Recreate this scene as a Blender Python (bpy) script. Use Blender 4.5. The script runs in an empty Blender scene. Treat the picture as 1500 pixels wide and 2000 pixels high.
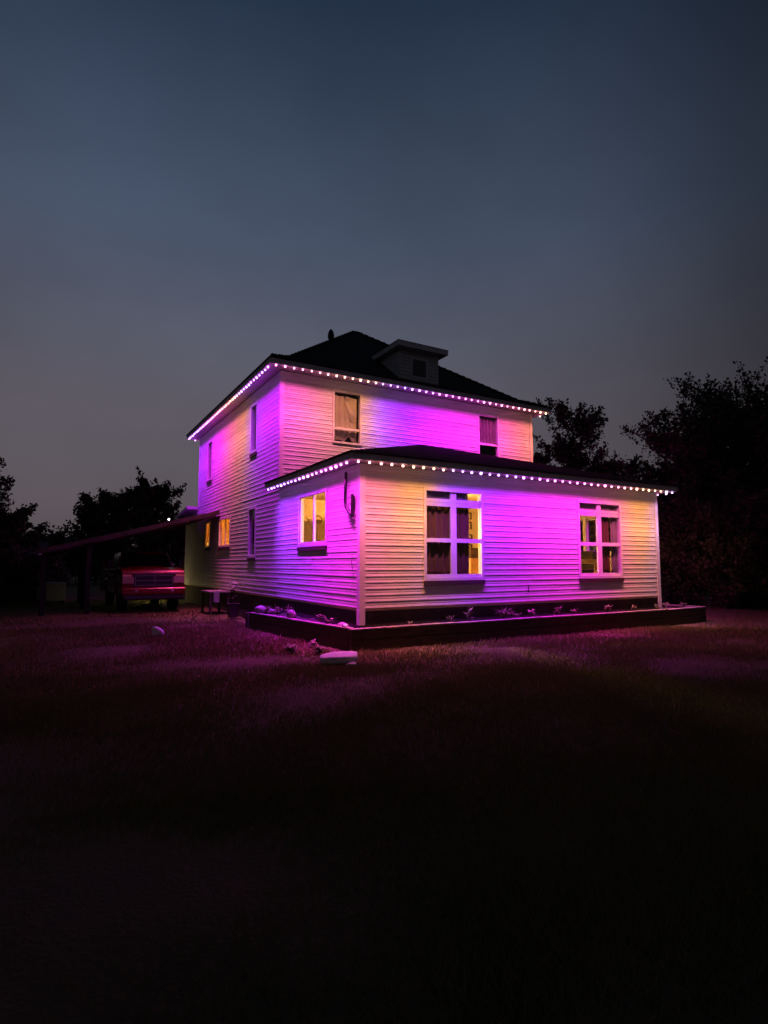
import bpy, bmesh, math, random
import numpy as np
from mathutils import Vector, Matrix
random.seed(7); RNG = np.random.default_rng(11)
S = bpy.context.scene
COL = S.collection
R = math.radians

# ------------------------------------------------------------------ camera
cam = bpy.data.cameras.new('camera'); camo = bpy.data.objects.new('camera', cam); COL.objects.link(camo)
F_PX, PITCH, YAW = 1122.93, 0.0899, 0.5228
cam.sensor_fit = 'VERTICAL'; cam.sensor_height = 36.0; cam.lens = 36.0 * F_PX / 2000.0
cam.clip_start = 0.05; cam.clip_end = 2000
camo.location = (-5.1957, -9.9388, 1.60)
camo.rotation_euler = (math.pi/2 + PITCH, 0, -YAW)
S.camera = camo

# ------------------------------------------------------------------ world: dusk sky under thin smoke
SUN_EL, SUN_ROT = -4.0, 8.0
w = bpy.data.worlds.new('World'); S.world = w; w.use_nodes = True
nt = w.node_tree; nt.nodes.clear(); L = nt.links.new
out = nt.nodes.new('ShaderNodeOutputWorld')
sky = nt.nodes.new('ShaderNodeTexSky'); sky.sky_type = 'NISHITA'; sky.sun_disc = False
sky.sun_elevation = R(SUN_EL); sky.sun_rotation = R(SUN_ROT); sky.dust_density = 3.0
bg1 = nt.nodes.new('ShaderNodeBackground'); bg1.inputs['Strength'].default_value = 0.05
L(sky.outputs[0], bg1.inputs['Color'])
tc = nt.nodes.new('ShaderNodeTexCoord')
sep = nt.nodes.new('ShaderNodeSeparateXYZ'); L(tc.outputs['Generated'], sep.inputs[0])
ramp = nt.nodes.new('ShaderNodeValToRGB'); cr = ramp.color_ramp
def stop(i, p, c):
    e = cr.elements[i] if i < 2 else cr.elements.new(p)
    e.position = p; e.color = (*c, 1)
stop(0, 0.0, (.078, .064, .076)); stop(1, 1.0, (.012, .021, .042))
stop(2, .10, (.100, .083, .098)); stop(3, .24, (.104, .092, .114)); stop(4, .36, (.088, .093, .128)); stop(5, .50, (.062, .083, .132)); stop(6, .74, (.016, .030, .060))
L(sep.outputs['Z'], ramp.inputs[0])
# horizontal falloff away from the last glow
cxy = nt.nodes.new('ShaderNodeCombineXYZ'); L(sep.outputs['X'], cxy.inputs[0]); L(sep.outputs['Y'], cxy.inputs[1])
nrm = nt.nodes.new('ShaderNodeVectorMath'); nrm.operation = 'NORMALIZE'; L(cxy.outputs[0], nrm.inputs[0])
dot = nt.nodes.new('ShaderNodeVectorMath'); dot.operation = 'DOT_PRODUCT'; L(nrm.outputs[0], dot.inputs[0])
dot.inputs[1].default_value = (math.sin(R(20)), math.cos(R(20)), 0)
azr = nt.nodes.new('ShaderNodeMapRange'); azr.interpolation_type = 'SMOOTHSTEP'
L(dot.outputs['Value'], azr.inputs['Value'])
azr.inputs['From Min'].default_value = .66; azr.inputs['From Max'].default_value = .965
azr.inputs['To Min'].default_value = .33; azr.inputs['To Max'].default_value = 1.0
# drifting smoke
mp = nt.nodes.new('ShaderNodeMapping'); L(tc.outputs['Generated'], mp.inputs[0]); mp.inputs['Scale'].default_value = (1.5, 1.5, 2.0)
mp.inputs['Rotation'].default_value = (.3, .5, .2)
nz = nt.nodes.new('ShaderNodeTexNoise'); nz.inputs['Scale'].default_value = 1.25; nz.inputs['Detail'].default_value = 5; nz.inputs['Roughness'].default_value = .55
L(mp.outputs[0], nz.inputs['Vector'])
nzr = nt.nodes.new('ShaderNodeMapRange'); L(nz.outputs[0], nzr.inputs['Value'])
nzr.inputs['From Min'].default_value = .3; nzr.inputs['From Max'].default_value = .7
nzr.inputs['To Min'].default_value = .84; nzr.inputs['To Max'].default_value = 1.13
mul = nt.nodes.new('ShaderNodeMath'); mul.operation = 'MULTIPLY'; L(azr.outputs[0], mul.inputs[0]); L(nzr.outputs[0], mul.inputs[1])
bg2 = nt.nodes.new('ShaderNodeBackground'); L(ramp.outputs[0], bg2.inputs['Color']); L(mul.outputs[0], bg2.inputs['Strength'])
add = nt.nodes.new('ShaderNodeAddShader'); L(bg1.outputs[0], add.inputs[0]); L(bg2.outputs[0], add.inputs[1]); L(add.outputs[0], out.inputs[0])

# the sun has set: only a trace of broad glow from its direction is left
sun = bpy.data.lights.new('sun', 'SUN'); sun.energy = 0.004; sun.angle = R(60); sun.color = (1, .86, .8)
suno = bpy.data.objects.new('sun', sun); COL.objects.link(suno); suno.rotation_euler = (R(80), 0, R(180 - SUN_ROT))

S.view_settings.view_transform = 'Standard'; S.view_settings.look = 'None'
S.view_settings.exposure = 0.0; S.view_settings.gamma = 1.0; S.view_settings.use_curve_mapping = False
S.render.engine = 'CYCLES'
S.cycles.use_denoising = True; S.cycles.max_bounces = 7; S.cycles.diffuse_bounces = 4; S.cycles.glossy_bounces = 3
S.cycles.transmission_bounces = 4; S.cycles.transparent_max_bounces = 10
S.cycles.sample_clamp_indirect = 6; S.cycles.caustics_reflective = False; S.cycles.caustics_refractive = False
S.cycles.use_light_tree = True

# ------------------------------------------------------------------ materials
MATS = {}
def mat(name, col, rough=.7, metal=0., var=.0, vscale=8., bump=0., bscale=40., spec=.4, col2=None, coat=0., stretch=(1, 1, 1), translucent=0.):
    if name in MATS: return MATS[name]
    m = bpy.data.materials.new(name); m.use_nodes = True; t = m.node_tree; n = t.nodes; k = t.links.new
    b = n['Principled BSDF']; b.inputs['Roughness'].default_value = rough; b.inputs['Metallic'].default_value = metal
    b.inputs['Specular IOR Level'].default_value = spec; b.inputs['Coat Weight'].default_value = coat
    b.inputs['Base Color'].default_value = (*col, 1)
    if var > 0 or bump > 0:
        c = n.new('ShaderNodeTexCoord'); mp = n.new('ShaderNodeMapping'); k(c.outputs['Object'], mp.inputs[0]); mp.inputs['Scale'].default_value = stretch
    if var > 0:
        z = n.new('ShaderNodeTexNoise'); z.inputs['Scale'].default_value = vscale; z.inputs['Detail'].default_value = 6; z.inputs['Roughness'].default_value = .62
        k(mp.outputs[0], z.inputs['Vector'])
        mr = n.new('ShaderNodeMapRange'); k(z.outputs[0], mr.inputs[0]); mr.inputs[1].default_value = .32; mr.inputs[2].default_value = .68
        mx = n.new('ShaderNodeMix'); mx.data_type = 'RGBA'; k(mr.outputs[0], mx.inputs[0])
        c2 = col2 if col2 else tuple(min(1, x*(1+var)) for x in col); c1 = col if col2 else tuple(x*(1-var) for x in col)
        mx.inputs[6].default_value = (*c1, 1); mx.inputs[7].default_value = (*c2, 1); k(mx.outputs[2], b.inputs['Base Color'])
        if rough < .95:
            rr = n.new('ShaderNodeMapRange'); k(z.outputs[0], rr.inputs[0]); rr.inputs[3].default_value = max(.05, rough-.12); rr.inputs[4].default_value = min(1, rough+.12); k(rr.outputs[0], b.inputs['Roughness'])
    if bump > 0:
        z2 = n.new('ShaderNodeTexNoise'); z2.inputs['Scale'].default_value = bscale; z2.inputs['Detail'].default_value = 5; k(mp.outputs[0], z2.inputs['Vector'])
        bp = n.new('ShaderNodeBump'); bp.inputs['Strength'].default_value = bump; bp.inputs['Distance'].default_value = .02; k(z2.outputs[0], bp.inputs['Height']); k(bp.outputs[0], b.inputs['Normal'])
    if translucent > 0:
        tr = n.new('ShaderNodeBsdfTranslucent'); ms = n.new('ShaderNodeMixShader'); ms.inputs[0].default_value = translucent
        tr.inputs[0].default_value = (*col, 1)
        o = n['Material Output']; k(b.outputs[0], ms.inputs[1]); k(tr.outputs[0], ms.inputs[2]); k(ms.outputs[0], o.inputs[0])
    MATS[name] = m; return m
def emis(name, col, strength):
    m = bpy.data.materials.new(name); m.use_nodes = True; t = m.node_tree; t.nodes.clear()
    e = t.nodes.new('ShaderNodeEmission'); e.inputs[0].default_value = (*col, 1); e.inputs[1].default_value = strength
    o = t.nodes.new('ShaderNodeOutputMaterial'); t.links.new(e.outputs[0], o.inputs[0]); MATS[name] = m; return m

def siding_mat():
    m = mat('vinyl_siding', (.70, .69, .68), .5, var=.06, vscale=2.2, bump=.12, bscale=60, spec=.35, stretch=(1, 1, 6))
    t = m.node_tree; n = t.nodes; k = t.links.new; b = n['Principled BSDF']
    src = b.inputs['Base Color'].links[0].from_socket
    c = n.new('ShaderNodeTexCoord'); z = n.new('ShaderNodeTexNoise'); z.inputs['Scale'].default_value = 1.3; z.inputs['Detail'].default_value = 9; z.inputs['Roughness'].default_value = .7
    mp = n.new('ShaderNodeMapping'); mp.inputs['Scale'].default_value = (1, 1, 2.6); k(c.outputs['Object'], mp.inputs[0]); k(mp.outputs[0], z.inputs['Vector'])
    mr = n.new('ShaderNodeMapRange'); k(z.outputs[0], mr.inputs[0]); mr.inputs[1].default_value = .52; mr.inputs[2].default_value = .74; mr.inputs[3].default_value = 0; mr.inputs[4].default_value = .45
    mx = n.new('ShaderNodeMix'); mx.data_type = 'RGBA'; k(mr.outputs[0], mx.inputs[0]); k(src, mx.inputs[6]); mx.inputs[7].default_value = (.36, .33, .29, 1)
    k(mx.outputs[2], b.inputs['Base Color'])
    return m
SIDING = siding_mat()
TRIM = mat('white_trim_paint', (.74, .73, .72), .5, var=.06, vscale=5, bump=.05, bscale=30)
DRYWALL = mat('cream_interior_paint', (.72, .58, .36), .85, var=.03, vscale=2)
ROOF = mat('dark_asphalt_shingle', (.030, .029, .030), .92, var=.5, vscale=14, bump=.6, bscale=30, stretch=(1, 1, 3))
FASCIA = mat('weathered_white_fascia', (.68, .67, .67), .6, var=.18, vscale=4, bump=.1)
SOFFIT = mat('white_soffit', (.62, .61, .60), .65, var=.05, vscale=4)
SKIRT = mat('dark_foundation', (.06, .05, .045), .9, var=.35, vscale=3, bump=.4, bscale=12)
SILL = mat('dark_brown_sill', (.055, .035, .03), .6, var=.2)
TIMBER = mat('dark_weathered_timber', (.075, .055, .042), .85, var=.4, vscale=5, bump=.5, bscale=18, stretch=(1, 1, 4))
CAPWOOD = mat('grey_weathered_timber_cap', (.20, .165, .14), .85, var=.35, vscale=6, bump=.5, bscale=25)
SOIL = mat('dark_soil', (.035, .026, .02), .95, var=.5, vscale=9, bump=.8, bscale=20)
STONE = mat('pale_stone', (.26, .24, .22), .85, var=.25, vscale=7, bump=.5, bscale=16)
PALE = mat('pale_concrete', (.74, .72, .69), .8, var=.2, vscale=9, bump=.4, bscale=30)
LEAF = mat('dark_tree_leaf', (.055, .062, .028), .7, var=.45, vscale=1.3, translucent=.2)
LEAF2 = mat('olive_tree_leaf', (.070, .058, .030), .7, var=.45, vscale=1.3, translucent=.2)
BARK = mat('rough_bark', (.05, .04, .032), .95, var=.4, vscale=9, bump=.8, bscale=14)
WEED = mat('pale_weed_leaf', (.22, .22, .12), .7, var=.4, vscale=6, translucent=.2)
GRASS = mat('dry_grass', (.125, .148, .036), .85, var=.5, vscale=.9, col2=(.215, .165, .055), translucent=.25)
DARKMETAL = mat('dark_painted_metal', (.03, .03, .032), .45, metal=.6, var=.2)
WOOD = mat('brown_cupboard_wood', (.075, .036, .018), .55, var=.25, vscale=5, stretch=(1, 1, .2))
CURTAIN = mat('dark_brown_curtain', (.17, .085, .045), .9, var=.15, vscale=20, translucent=.05)
SHEET = mat('cream_bed_sheet', (.85, .77, .60), .9, var=.06, vscale=6, translucent=.15)
PURPLECURT = mat('grey_mauve_curtain', (.34, .27, .28), .9, var=.15, vscale=12, translucent=.1)
ORANGECURT = mat('amber_curtain', (.95, .70, .34), .9, translucent=.75)
WHITECURT = mat('grey_white_curtain', (.40, .36, .36), .9, var=.08, translucent=.2)
ADDED_PANEL = mat('added_grey_panel', (.17, .145, .19), .85, var=.05)
CARPORTM = mat('carport_roof_metal', (.10, .095, .09), .7, var=.2, vscale=3)
METALROOF = mat('pale_metal_roofing', (.6, .58, .57), .5, metal=.1, var=.12)
REDPAINT = mat('red_truck_paint', (.17, .005, .007), .3, metal=.25, var=.08, coat=.6, spec=.5)
RUBBER = mat('black_rubber', (.012, .012, .012), .85, bump=.2)
CHROME = mat('scuffed_chrome', (.62, .60, .58), .18, metal=1., var=.12)
BLACKPL = mat('black_plastic', (.02, .02, .02), .5)
LAMPGL = mat('clear_lamp_glass', (.36, .22, .19), .2, spec=.8, var=.05)
FURN = mat('dark_furniture', (.035, .022, .018), .7, var=.2)
FLOORM = mat('wood_floor', (.18, .10, .055), .5, var=.2, vscale=4, stretch=(.3, 3, 1))
TUBW = mat('white_painted_table', (.66, .60, .48), .5)
def glass_mat():
    m = bpy.data.materials.new('window_glass'); m.use_nodes = True; t = m.node_tree; t.nodes.clear(); k = t.links.new
    tr = t.nodes.new('ShaderNodeBsdfTransparent'); tr.inputs[0].default_value = (.96, .965, .96, 1)
    g = t.nodes.new('ShaderNodeBsdfGlossy'); g.inputs['Roughness'].default_value = .03
    fr = t.nodes.new('ShaderNodeFresnel'); ge = t.nodes.new('ShaderNodeNewGeometry'); io = t.nodes.new('ShaderNodeMapRange')
    io.inputs[3].default_value = 1.45; io.inputs[4].default_value = 1/1.45; k(ge.outputs['Backfacing'], io.inputs[0]); k(io.outputs[0], fr.inputs[0])   # same reflection on both faces of a pane
    mx = t.nodes.new('ShaderNodeMixShader'); k(fr.outputs[0], mx.inputs[0]); k(tr.outputs[0], mx.inputs[1]); k(g.outputs[0], mx.inputs[2])
    o = t.nodes.new('ShaderNodeOutputMaterial'); k(mx.outputs[0], o.inputs[0]); MATS['glass'] = m; return m
GLASS = glass_mat()
DARKGLASS = mat('dark_car_glass', (.008, .008, .01), .06, spec=.7)

# ------------------------------------------------------------------ mesh helpers
class MB:
    def __init__(s): s.v = []; s.f = []
    def add(s, vs, fs):
        o = len(s.v); s.v += [tuple(map(float, x)) for x in vs]; s.f += [tuple(i+o for i in f) for f in fs]; return s
    def box(s, x0, x1, y0, y1, z0, z1):
        return s.add([(x0,y0,z0),(x1,y0,z0),(x1,y1,z0),(x0,y1,z0),(x0,y0,z1),(x1,y0,z1),(x1,y1,z1),(x0,y1,z1)],
                     [(0,3,2,1),(4,5,6,7),(0,1,5,4),(1,2,6,5),(2,3,7,6),(3,0,4,7)])
    def hexa(s, p):   # 8 points: bottom 4 ccw, top 4 ccw
        return s.add(p, [(0,3,2,1),(4,5,6,7),(0,1,5,4),(1,2,6,5),(2,3,7,6),(3,0,4,7)])
    def prism(s, prof, a, b, axis='x'):  # prof: 2D ring extruded along axis
        n = len(prof); vs = []
        for t in (a, b):
            for p, q in prof:
                vs.append((t,p,q) if axis == 'x' else (p,t,q) if axis == 'y' else (p,q,t))
        fs = [tuple(range(n)), tuple(range(2*n-1, n-1, -1))] + [(i, i+n, (i+1)%n+n, (i+1)%n) for i in range(n)]
        return s.add(vs, fs)
    def tube(s, pts, rads, n=6):
        pts = [Vector(p) for p in pts]; rings = []; o = len(s.v)
        if not hasattr(rads, '__len__'): rads = [rads]*len(pts)
        for i, p in enumerate(pts):
            d = (pts[min(i+1, len(pts)-1)] - pts[max(i-1, 0)]).normalized()
            u = d.orthogonal().normalized() if i == 0 else (u - d*u.dot(d)).normalized()
            v = d.cross(u)
            for k in range(n):
                a = 2*math.pi*k/n; q = p + (u*math.cos(a) + v*math.sin(a))*rads[i]; s.v.append(tuple(q))
        for i in range(len(pts)-1):
            for k in range(n):
                s.f.append((o+i*n+k, o+i*n+(k+1)%n, o+(i+1)*n+(k+1)%n, o+(i+1)*n+k))
        s.f.append(tuple(o+k for k in range(n-1, -1, -1))); s.f.append(tuple(o+(len(pts)-1)*n+k for k in range(n)))
        return s
    def lathe(s, prof, c=(0,0,0), n=16):
        o = len(s.v)
        for r, z in prof:
            for k in range(n):
                a = 2*math.pi*k/n; s.v.append((c[0]+r*math.cos(a), c[1]+r*math.sin(a), c[2]+z))
        for i in range(len(prof)-1):
            for k in range(n): s.f.append((o+i*n+k, o+i*n+(k+1)%n, o+(i+1)*n+(k+1)%n, o+(i+1)*n+k))
        s.f.append(tuple(o+k for k in range(n-1,-1,-1))); s.f.append(tuple(o+(len(prof)-1)*n+k for k in range(n)))
        return s
    def mesh(s, name, m, smooth=False):
        me = bpy.data.meshes.new(name); me.from_pydata(s.v, [], s.f)
        if m: me.materials.append(m)
        bm = bmesh.new(); bm.from_mesh(me); bmesh.ops.recalc_face_normals(bm, faces=bm.faces); bm.to_mesh(me); bm.free()
        if smooth: me.polygons.foreach_set('use_smooth', [True]*len(me.polygons))
        return me
    def build(s, name, m, parent=None, smooth=False, bevel=0):
        o = bpy.data.objects.new(name, s.mesh(name, m, smooth)); COL.objects.link(o); o.parent = parent
        if bevel:
            b = o.modifiers.new('bevel', 'BEVEL'); b.width = bevel; b.segments = 2; b.limit_method = 'ANGLE'
        return o
def link(name, me, parent=None, loc=(0,0,0)):
    o = bpy.data.objects.new(name, me); COL.objects.link(o); o.parent = parent; o.location = loc; return o
def tag(o, label, cat, group=None, kind=None):
    o['label'] = label; o['category'] = cat
    if group: o['group'] = group
    if kind: o['kind'] = kind
    return o
def thing(name, label, cat, loc=(0,0,0), rz=0, group=None):
    o = bpy.data.objects.new(name, None); o.empty_display_size = .2; COL.objects.link(o); o.location = loc; o.rotation_euler = (0,0,rz)
    return tag(o, label, cat, group)

# ------------------------------------------------------------------ ground
def ground():
    xs = np.concatenate([[-400,-150,-60,-30], np.arange(-20, 26.1, .5), [35,60,150,400]])
    ys = np.concatenate([[-150,-60,-25], np.arange(-14, 24.1, .5), [35,60,150,400,700]])
    X, Y = np.meshgrid(xs, ys); n, m_ = X.shape[1], X.shape[0]
    near = np.clip(1-np.maximum(np.abs(X-2)-20, np.abs(Y-4)-16)/8, 0, 1)
    Z = near*(.022*np.sin(X*1.3+.7*Y)+.018*np.sin(2.1*Y-X*.6+1)+.02*np.sin(.45*X+2)*np.cos(.5*Y)+RNG.uniform(-.012,.012,X.shape)) - .035
    v = np.stack([X, Y, Z], -1).reshape(-1, 3)
    f = [(j*n+i, j*n+i+1, (j+1)*n+i+1, (j+1)*n+i) for j in range(m_-1) for i in range(n-1)]
    me = bpy.data.meshes.new('ground'); me.from_pydata(v.tolist(), [], f)
    g = mat('lawn_ground', (.075, .066, .026), .95, var=.6, vscale=1.1, col2=(.12, .085, .040), bump=.9, bscale=35)
    me.materials.append(g); me.polygons.foreach_set('use_smooth', [True]*len(me.polygons))
    o = bpy.data.objects.new('ground', me); COL.objects.link(o); o['kind'] = 'structure'
    o['label'] = 'dark mown lawn in front of and around the house'; return o
ground()
def grass():
    pts = []
    def scatter(n, f):
        p = f(n); pts.append(p)
    def polar(n, r0, r1):
        a = RNG.uniform(-1.15, 1.15, n) + 1.05; r = np.sqrt(RNG.uniform(r0*r0, r1*r1, n))
        return np.stack([-5.2 + r*np.cos(a), -9.95 + r*np.sin(a)], -1)
    pts = np.concatenate([polar(100000, .8, 4.5), polar(190000, 4.5, 9.5), polar(260000, 9.5, 17), polar(100000, 17, 30)])
    x, y = pts[:,0], pts[:,1]
    house = ((x > -.6) & (x < 11.2) & (y > -.36)) | ((x > -.40-.5*(y+.22)/4.57) & (x < .1) & (y > -.36) & (y < 4.6)) | ((x > -.1) & (y > 4))
    patch = np.sin(x*1.7+2*np.sin(y*.9))*np.sin(y*1.9+np.sin(x*1.1))
    keep = ~house & (RNG.uniform(-1.1, 1, len(x)) < patch*.6 + .75)
    pts = pts[keep]; patch = patch[keep]; n = len(pts)
    d = np.hypot(pts[:,0]+5.2, pts[:,1]+9.95)
    h = RNG.gamma(5, .0072, n)*(1+.35*patch)*np.clip(.85+d/40, .85, 1.15) + .015; wd = RNG.uniform(.0025, .005, n)*np.clip(d/4.5, 1, 3.2); a = RNG.uniform(0, 2*math.pi, n); ln = RNG.normal(0, .55, (n, 2))*h[:,None]
    v = np.zeros((n, 3, 3)); 
    v[:,0,0] = pts[:,0]-wd*np.cos(a); v[:,0,1] = pts[:,1]-wd*np.sin(a); v[:,0,2] = -.05
    v[:,1,0] = pts[:,0]+wd*np.cos(a); v[:,1,1] = pts[:,1]+wd*np.sin(a); v[:,1,2] = -.05
    v[:,2,:2] = pts+ln; v[:,2,2] = h - .03
    me = bpy.data.meshes.new('grass'); me.vertices.add(3*n); me.vertices.foreach_set('co', v.reshape(-1))
    me.loops.add(3*n); me.loops.foreach_set('vertex_index', np.arange(3*n, dtype=np.int32)); me.polygons.add(n); me.polygons.foreach_set('loop_start', np.arange(0, 3*n, 3, dtype=np.int32))
    me.update(); me.validate(); me.materials.append(GRASS)
    o = bpy.data.objects.new('grass', me); COL.objects.link(o); tag(o, 'short patchy grass covering the lawn before the house', 'grass', kind='stuff')
grass()

# ------------------------------------------------------------------ house
W, D, YB, ZB, ZT, ZM = 9.2, 4.68, 14.5, .735, 3.56, 6.83
COURSE = .1225
house = thing('house', 'two-storey white clapboard house with hip roof, low front wing and coloured eave lights', 'house', (0,0,0))

class Frame:   # a wall plane: u along the wall, n outwards, z up
    def __init__(s, o, u, nrm): s.o = Vector((*o, 0)); s.u = Vector((*u, 0)); s.n = Vector((*nrm, 0))
    def p(s, u, n, z): q = s.o + s.u*u + s.n*n; return (q.x, q.y, z)
    def box(s, mb, u0, u1, n0, n1, z0, z1):
        P = s.p; return mb.hexa([P(u0,n0,z0),P(u1,n0,z0),P(u1,n1,z0),P(u0,n1,z0),P(u0,n0,z1),P(u1,n0,z1),P(u1,n1,z1),P(u0,n1,z1)])

def make_wall(fr, u0, u1, z0, z1, openings, inner, siding=True, zs=None, thick=.12):
    us = sorted({u0, u1, *[o[0] for o in openings], *[o[1] for o in openings]}); zz = sorted({z0, z1, *[o[2] for o in openings], *[o[3] for o in openings]})
    us = [u for u in us if u0 <= u <= u1]; zz = [z for z in zz if z0 <= z <= z1]
    mb = MB()
    for i in range(len(us)-1):
        run = None
        for j in range(len(zz)-1):
            uc, zc = (us[i]+us[i+1])/2, (zz[j]+zz[j+1])/2
            hole = any(o[0] < uc < o[1] and o[2] < zc < o[3] for o in openings)
            if not hole: run = (run[0] if run else zz[j], zz[j+1])
            if (hole or j == len(zz)-2) and run:
                fr.box(mb, us[i], us[i+1], -thick, 0, run[0], run[1]); run = None
    wobj = mb.build('wall', inner, house)
    if siding:
        z = z0 if zs is None else zs; k = 0
        while z < z1 - .02:
            zt = min(z + COURSE, z1); zc = (z+zt)/2
            cuts = sorted([(max(o[0], u0), min(o[1], u1)) for o in openings if o[2] < zc < o[3]])
            a = u0; segs = []
            for c0, c1 in cuts: segs.append((a, c0)); a = c1
            segs.append((a, u1))
            for a, b in segs:
                if b - a < .03: continue
                # clapboards come in lengths: a butt joint here and there
                parts = [(a, b)]
                if b - a > 4.2 and zt-z > .05:
                    c = a + (b-a)*(.34 + .33*((k*37) % 11)/11); parts = [(a, c-.0015), (c+.0015, b)]
                for a_, b_ in parts:
                    t0, t1 = random.gauss(0, .0012), random.gauss(0, .0012); pr = .0088 + random.gauss(0, .0008); h = zt - z
                    prof = [(0, 0), (pr, 0), (pr+.001, .010), (pr-.005, h*.47), (pr-.0028, h*.53), (.004, h-.0015), (0, h-.0015)]
                    m2 = MB(); vs = []
                    for u, t in ((a_, t0), (b_, t1)):
                        vs += [fr.p(u, max(n, 0), z + q + t + .001) for n, q in prof]
                    nn = len(prof)
                    m2.add(vs, [tuple(range(nn)), tuple(range(2*nn-1, nn-1, -1))] + [(i, i+nn, (i+1)%nn+nn, (i+1)%nn) for i in range(nn)])
                    m2.build('siding_board', SIDING, wobj)
            z = zt; k += 1
    return wobj

def window(fr, u0, u1, z0, z1, bars, panes, sill=True, casing=.065, depth=.10, proud=.024, mullion_n=-.012):
    mb = MB(); c = casing
    fr.box(mb, u0, u1, -.004, proud, z1-c, z1); fr.box(mb, u0, u1, -.004, proud, z0, z0+c)
    fr.box(mb, u0, u0+c, -.004, proud, z0+c, z1-c); fr.box(mb, u1-c, u1, -.004, proud, z0+c, z1-c)
    # jamb liner inside the opening
    g = .014
    fr.box(mb, u0+c-g, u0+c, -depth, -.004, z0+c-g, z1-c+g); fr.box(mb, u1-c, u1-c+g, -depth, -.004, z0+c-g, z1-c+g)
    fr.box(mb, u0+c, u1-c, -depth, -.004, z1-c, z1-c+g); fr.box(mb, u0+c, u1-c, -depth, -.004, z0+c-g, z0+c)
    wo = mb.build('window', TRIM, house)
    for (a, b, p, q) in bars:
        m2 = MB(); fr.box(m2, a, b, mullion_n-.05, mullion_n, p, q); m2.build('sash_bar', TRIM, wo)
    for (a, b, p, q) in panes:
        m2 = MB(); fr.box(m2, a-.004, b+.004, mullion_n-.034, mullion_n-.028, p-.004, q+.004); m2.build('pane', GLASS, wo)
    if sill:
        m2 = MB(); fr.box(m2, u0-.005, u1+.01, .0, .034, z0-.092, z0-.003); m2.build('sill', SILL, wo)
    return wo

front = Frame((0, 0), (1, 0), (0, -1)); left = Frame((0, 0), (0, 1), (-1, 0)); mfront = Frame((0, D), (1, 0), (0, -1)); right = Frame((W, 0), (0, 1), (1, 0))

def ins(o, c=.05): return (o[0]+c, o[1]-c, o[2]+c, o[3]-c)
FL = (1.48, 3.07, 1.25, 3.205); FR = (6.07, 7.70, 1.24, 3.19); LW = (1.55, 3.26, 2.00, 3.26)
make_wall(front, 0, W, ZB-.05, ZT+.02, [ins(FL), ins(FR)], DRYWALL, zs=ZB)
NARROW = (6.66, 7.40, 1.78, 3.31); LIT = (9.47, 10.98, 2.18, 3.22); LIT2 = (12.3, 13.05, 2.20, 3.22); UP1 = (6.70, 7.36, 4.97, 6.50); UP2 = (12.3, 13.05, 4.83, 6.39)
make_wall(left, 0, D, ZB-.05, ZT+.02, [ins(LW)], DRYWALL, zs=ZB)
make_wall(left, D, YB, ZB-.05, ZM+.02, [ins(o) for o in (NARROW, LIT, LIT2, UP1, UP2)], DRYWALL, zs=ZB)
make_wall(left, YB, 17.0, ZB-.05, 3.95, [], DRYWALL, zs=ZB)
MW1 = (1.54, 2.47, 5.02, 6.56); MW2 = (6.80, 7.70, 5.04, 6.58)
make_wall(mfront, .0, W, ZB-.05, ZM+.02, [ins(MW1), ins(MW2)], DRYWALL, zs=ZB+26*COURSE)
RW = (1.35, 3.35, 1.9, 3.05)
make_wall(right, 0, D, ZB-.05, ZT+.02, [ins(RW)], DRYWALL, zs=ZB)
make_wall(right, D, YB, ZB-.05, ZM+.02, [], DRYWALL, zs=ZB)
mb = MB(); mb.box(0, W, YB, YB+.12, ZB-.05, ZM+.02); mb.build('wall', DRYWALL, house)
mb = MB(); mb.box(.1, W, 16.9, 17.0, ZB-.05, 3.9); mb.box(W-.1, W, YB+.12, 16.9, ZB-.05, 3.9); mb.build('wall', SIDING, house)

# windows
def triple(fr, o, cu):   # two transom lights over two double-hung sashes
    u0, u1, z0, z1 = o; c = .065; a, b = u0+c, u1-c
    bars = [(cu-.075, cu+.075, z0+c, z1-c), (a, cu-.075, z1-.385, z1-.305), (a, cu-.075, z1-.300, z1-.225), (cu+.075, b, z1-.385, z1-.305), (cu+.075, b, z1-.300, z1-.225),
            (a, cu-.075, 2.055, 2.14), (cu+.075, b, 2.055, 2.14), (a, cu-.075, z0+c, z0+.13), (cu+.075, b, z0+c, z0+.13)]
    panes = [(p, q, s, t) for (p, q) in ((a, cu-.075), (cu+.075, b)) for (s, t) in ((z0+.13, 2.055), (2.14, z1-.385), (z1-.225, z1-c))]
    return window(fr, *o, bars, panes)
triple(front, FL, 2.27); triple(front, FR, 6.885)
u0, u1, z0, z1 = LW
window(left, *LW, [(2.335, 2.385, z0+.11, z1-.075), (u0+.065, u1-.065, z0+.065, z0+.11), (u0+.065, u1-.065, z1-.075, z1-.065), (u0+.065, u0+.095, z0+.11, z1-.075), (u1-.10, u1-.065, z0+.11, z1-.075)],
       [(u0+.095, 2.335, z0+.11, z1-.075), (2.385, u1-.10, z0+.11, z1-.075)])
def doublehung(fr, o, rail, **k):
    u0, u1, z0, z1 = o; c = .065
    return window(fr, *o, [(u0+c, u1-c, rail-.035, rail+.035)], [(u0+c, u1-c, z0+c, rail-.035), (u0+c, u1-c, rail+.035, z1-c)], **k)
doublehung(mfront, MW1, 5.46, sill=False, casing=.055); doublehung(mfront, MW2, 5.56, sill=False, casing=.055)
for o in (UP1, UP2, NARROW): window(left, *o, [(o[0]+.065, o[1]-.065, o[2]+.065, o[2]+.095)], [(o[0]+.065, o[1]-.065, o[2]+.095, o[3]-.065)])
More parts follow.
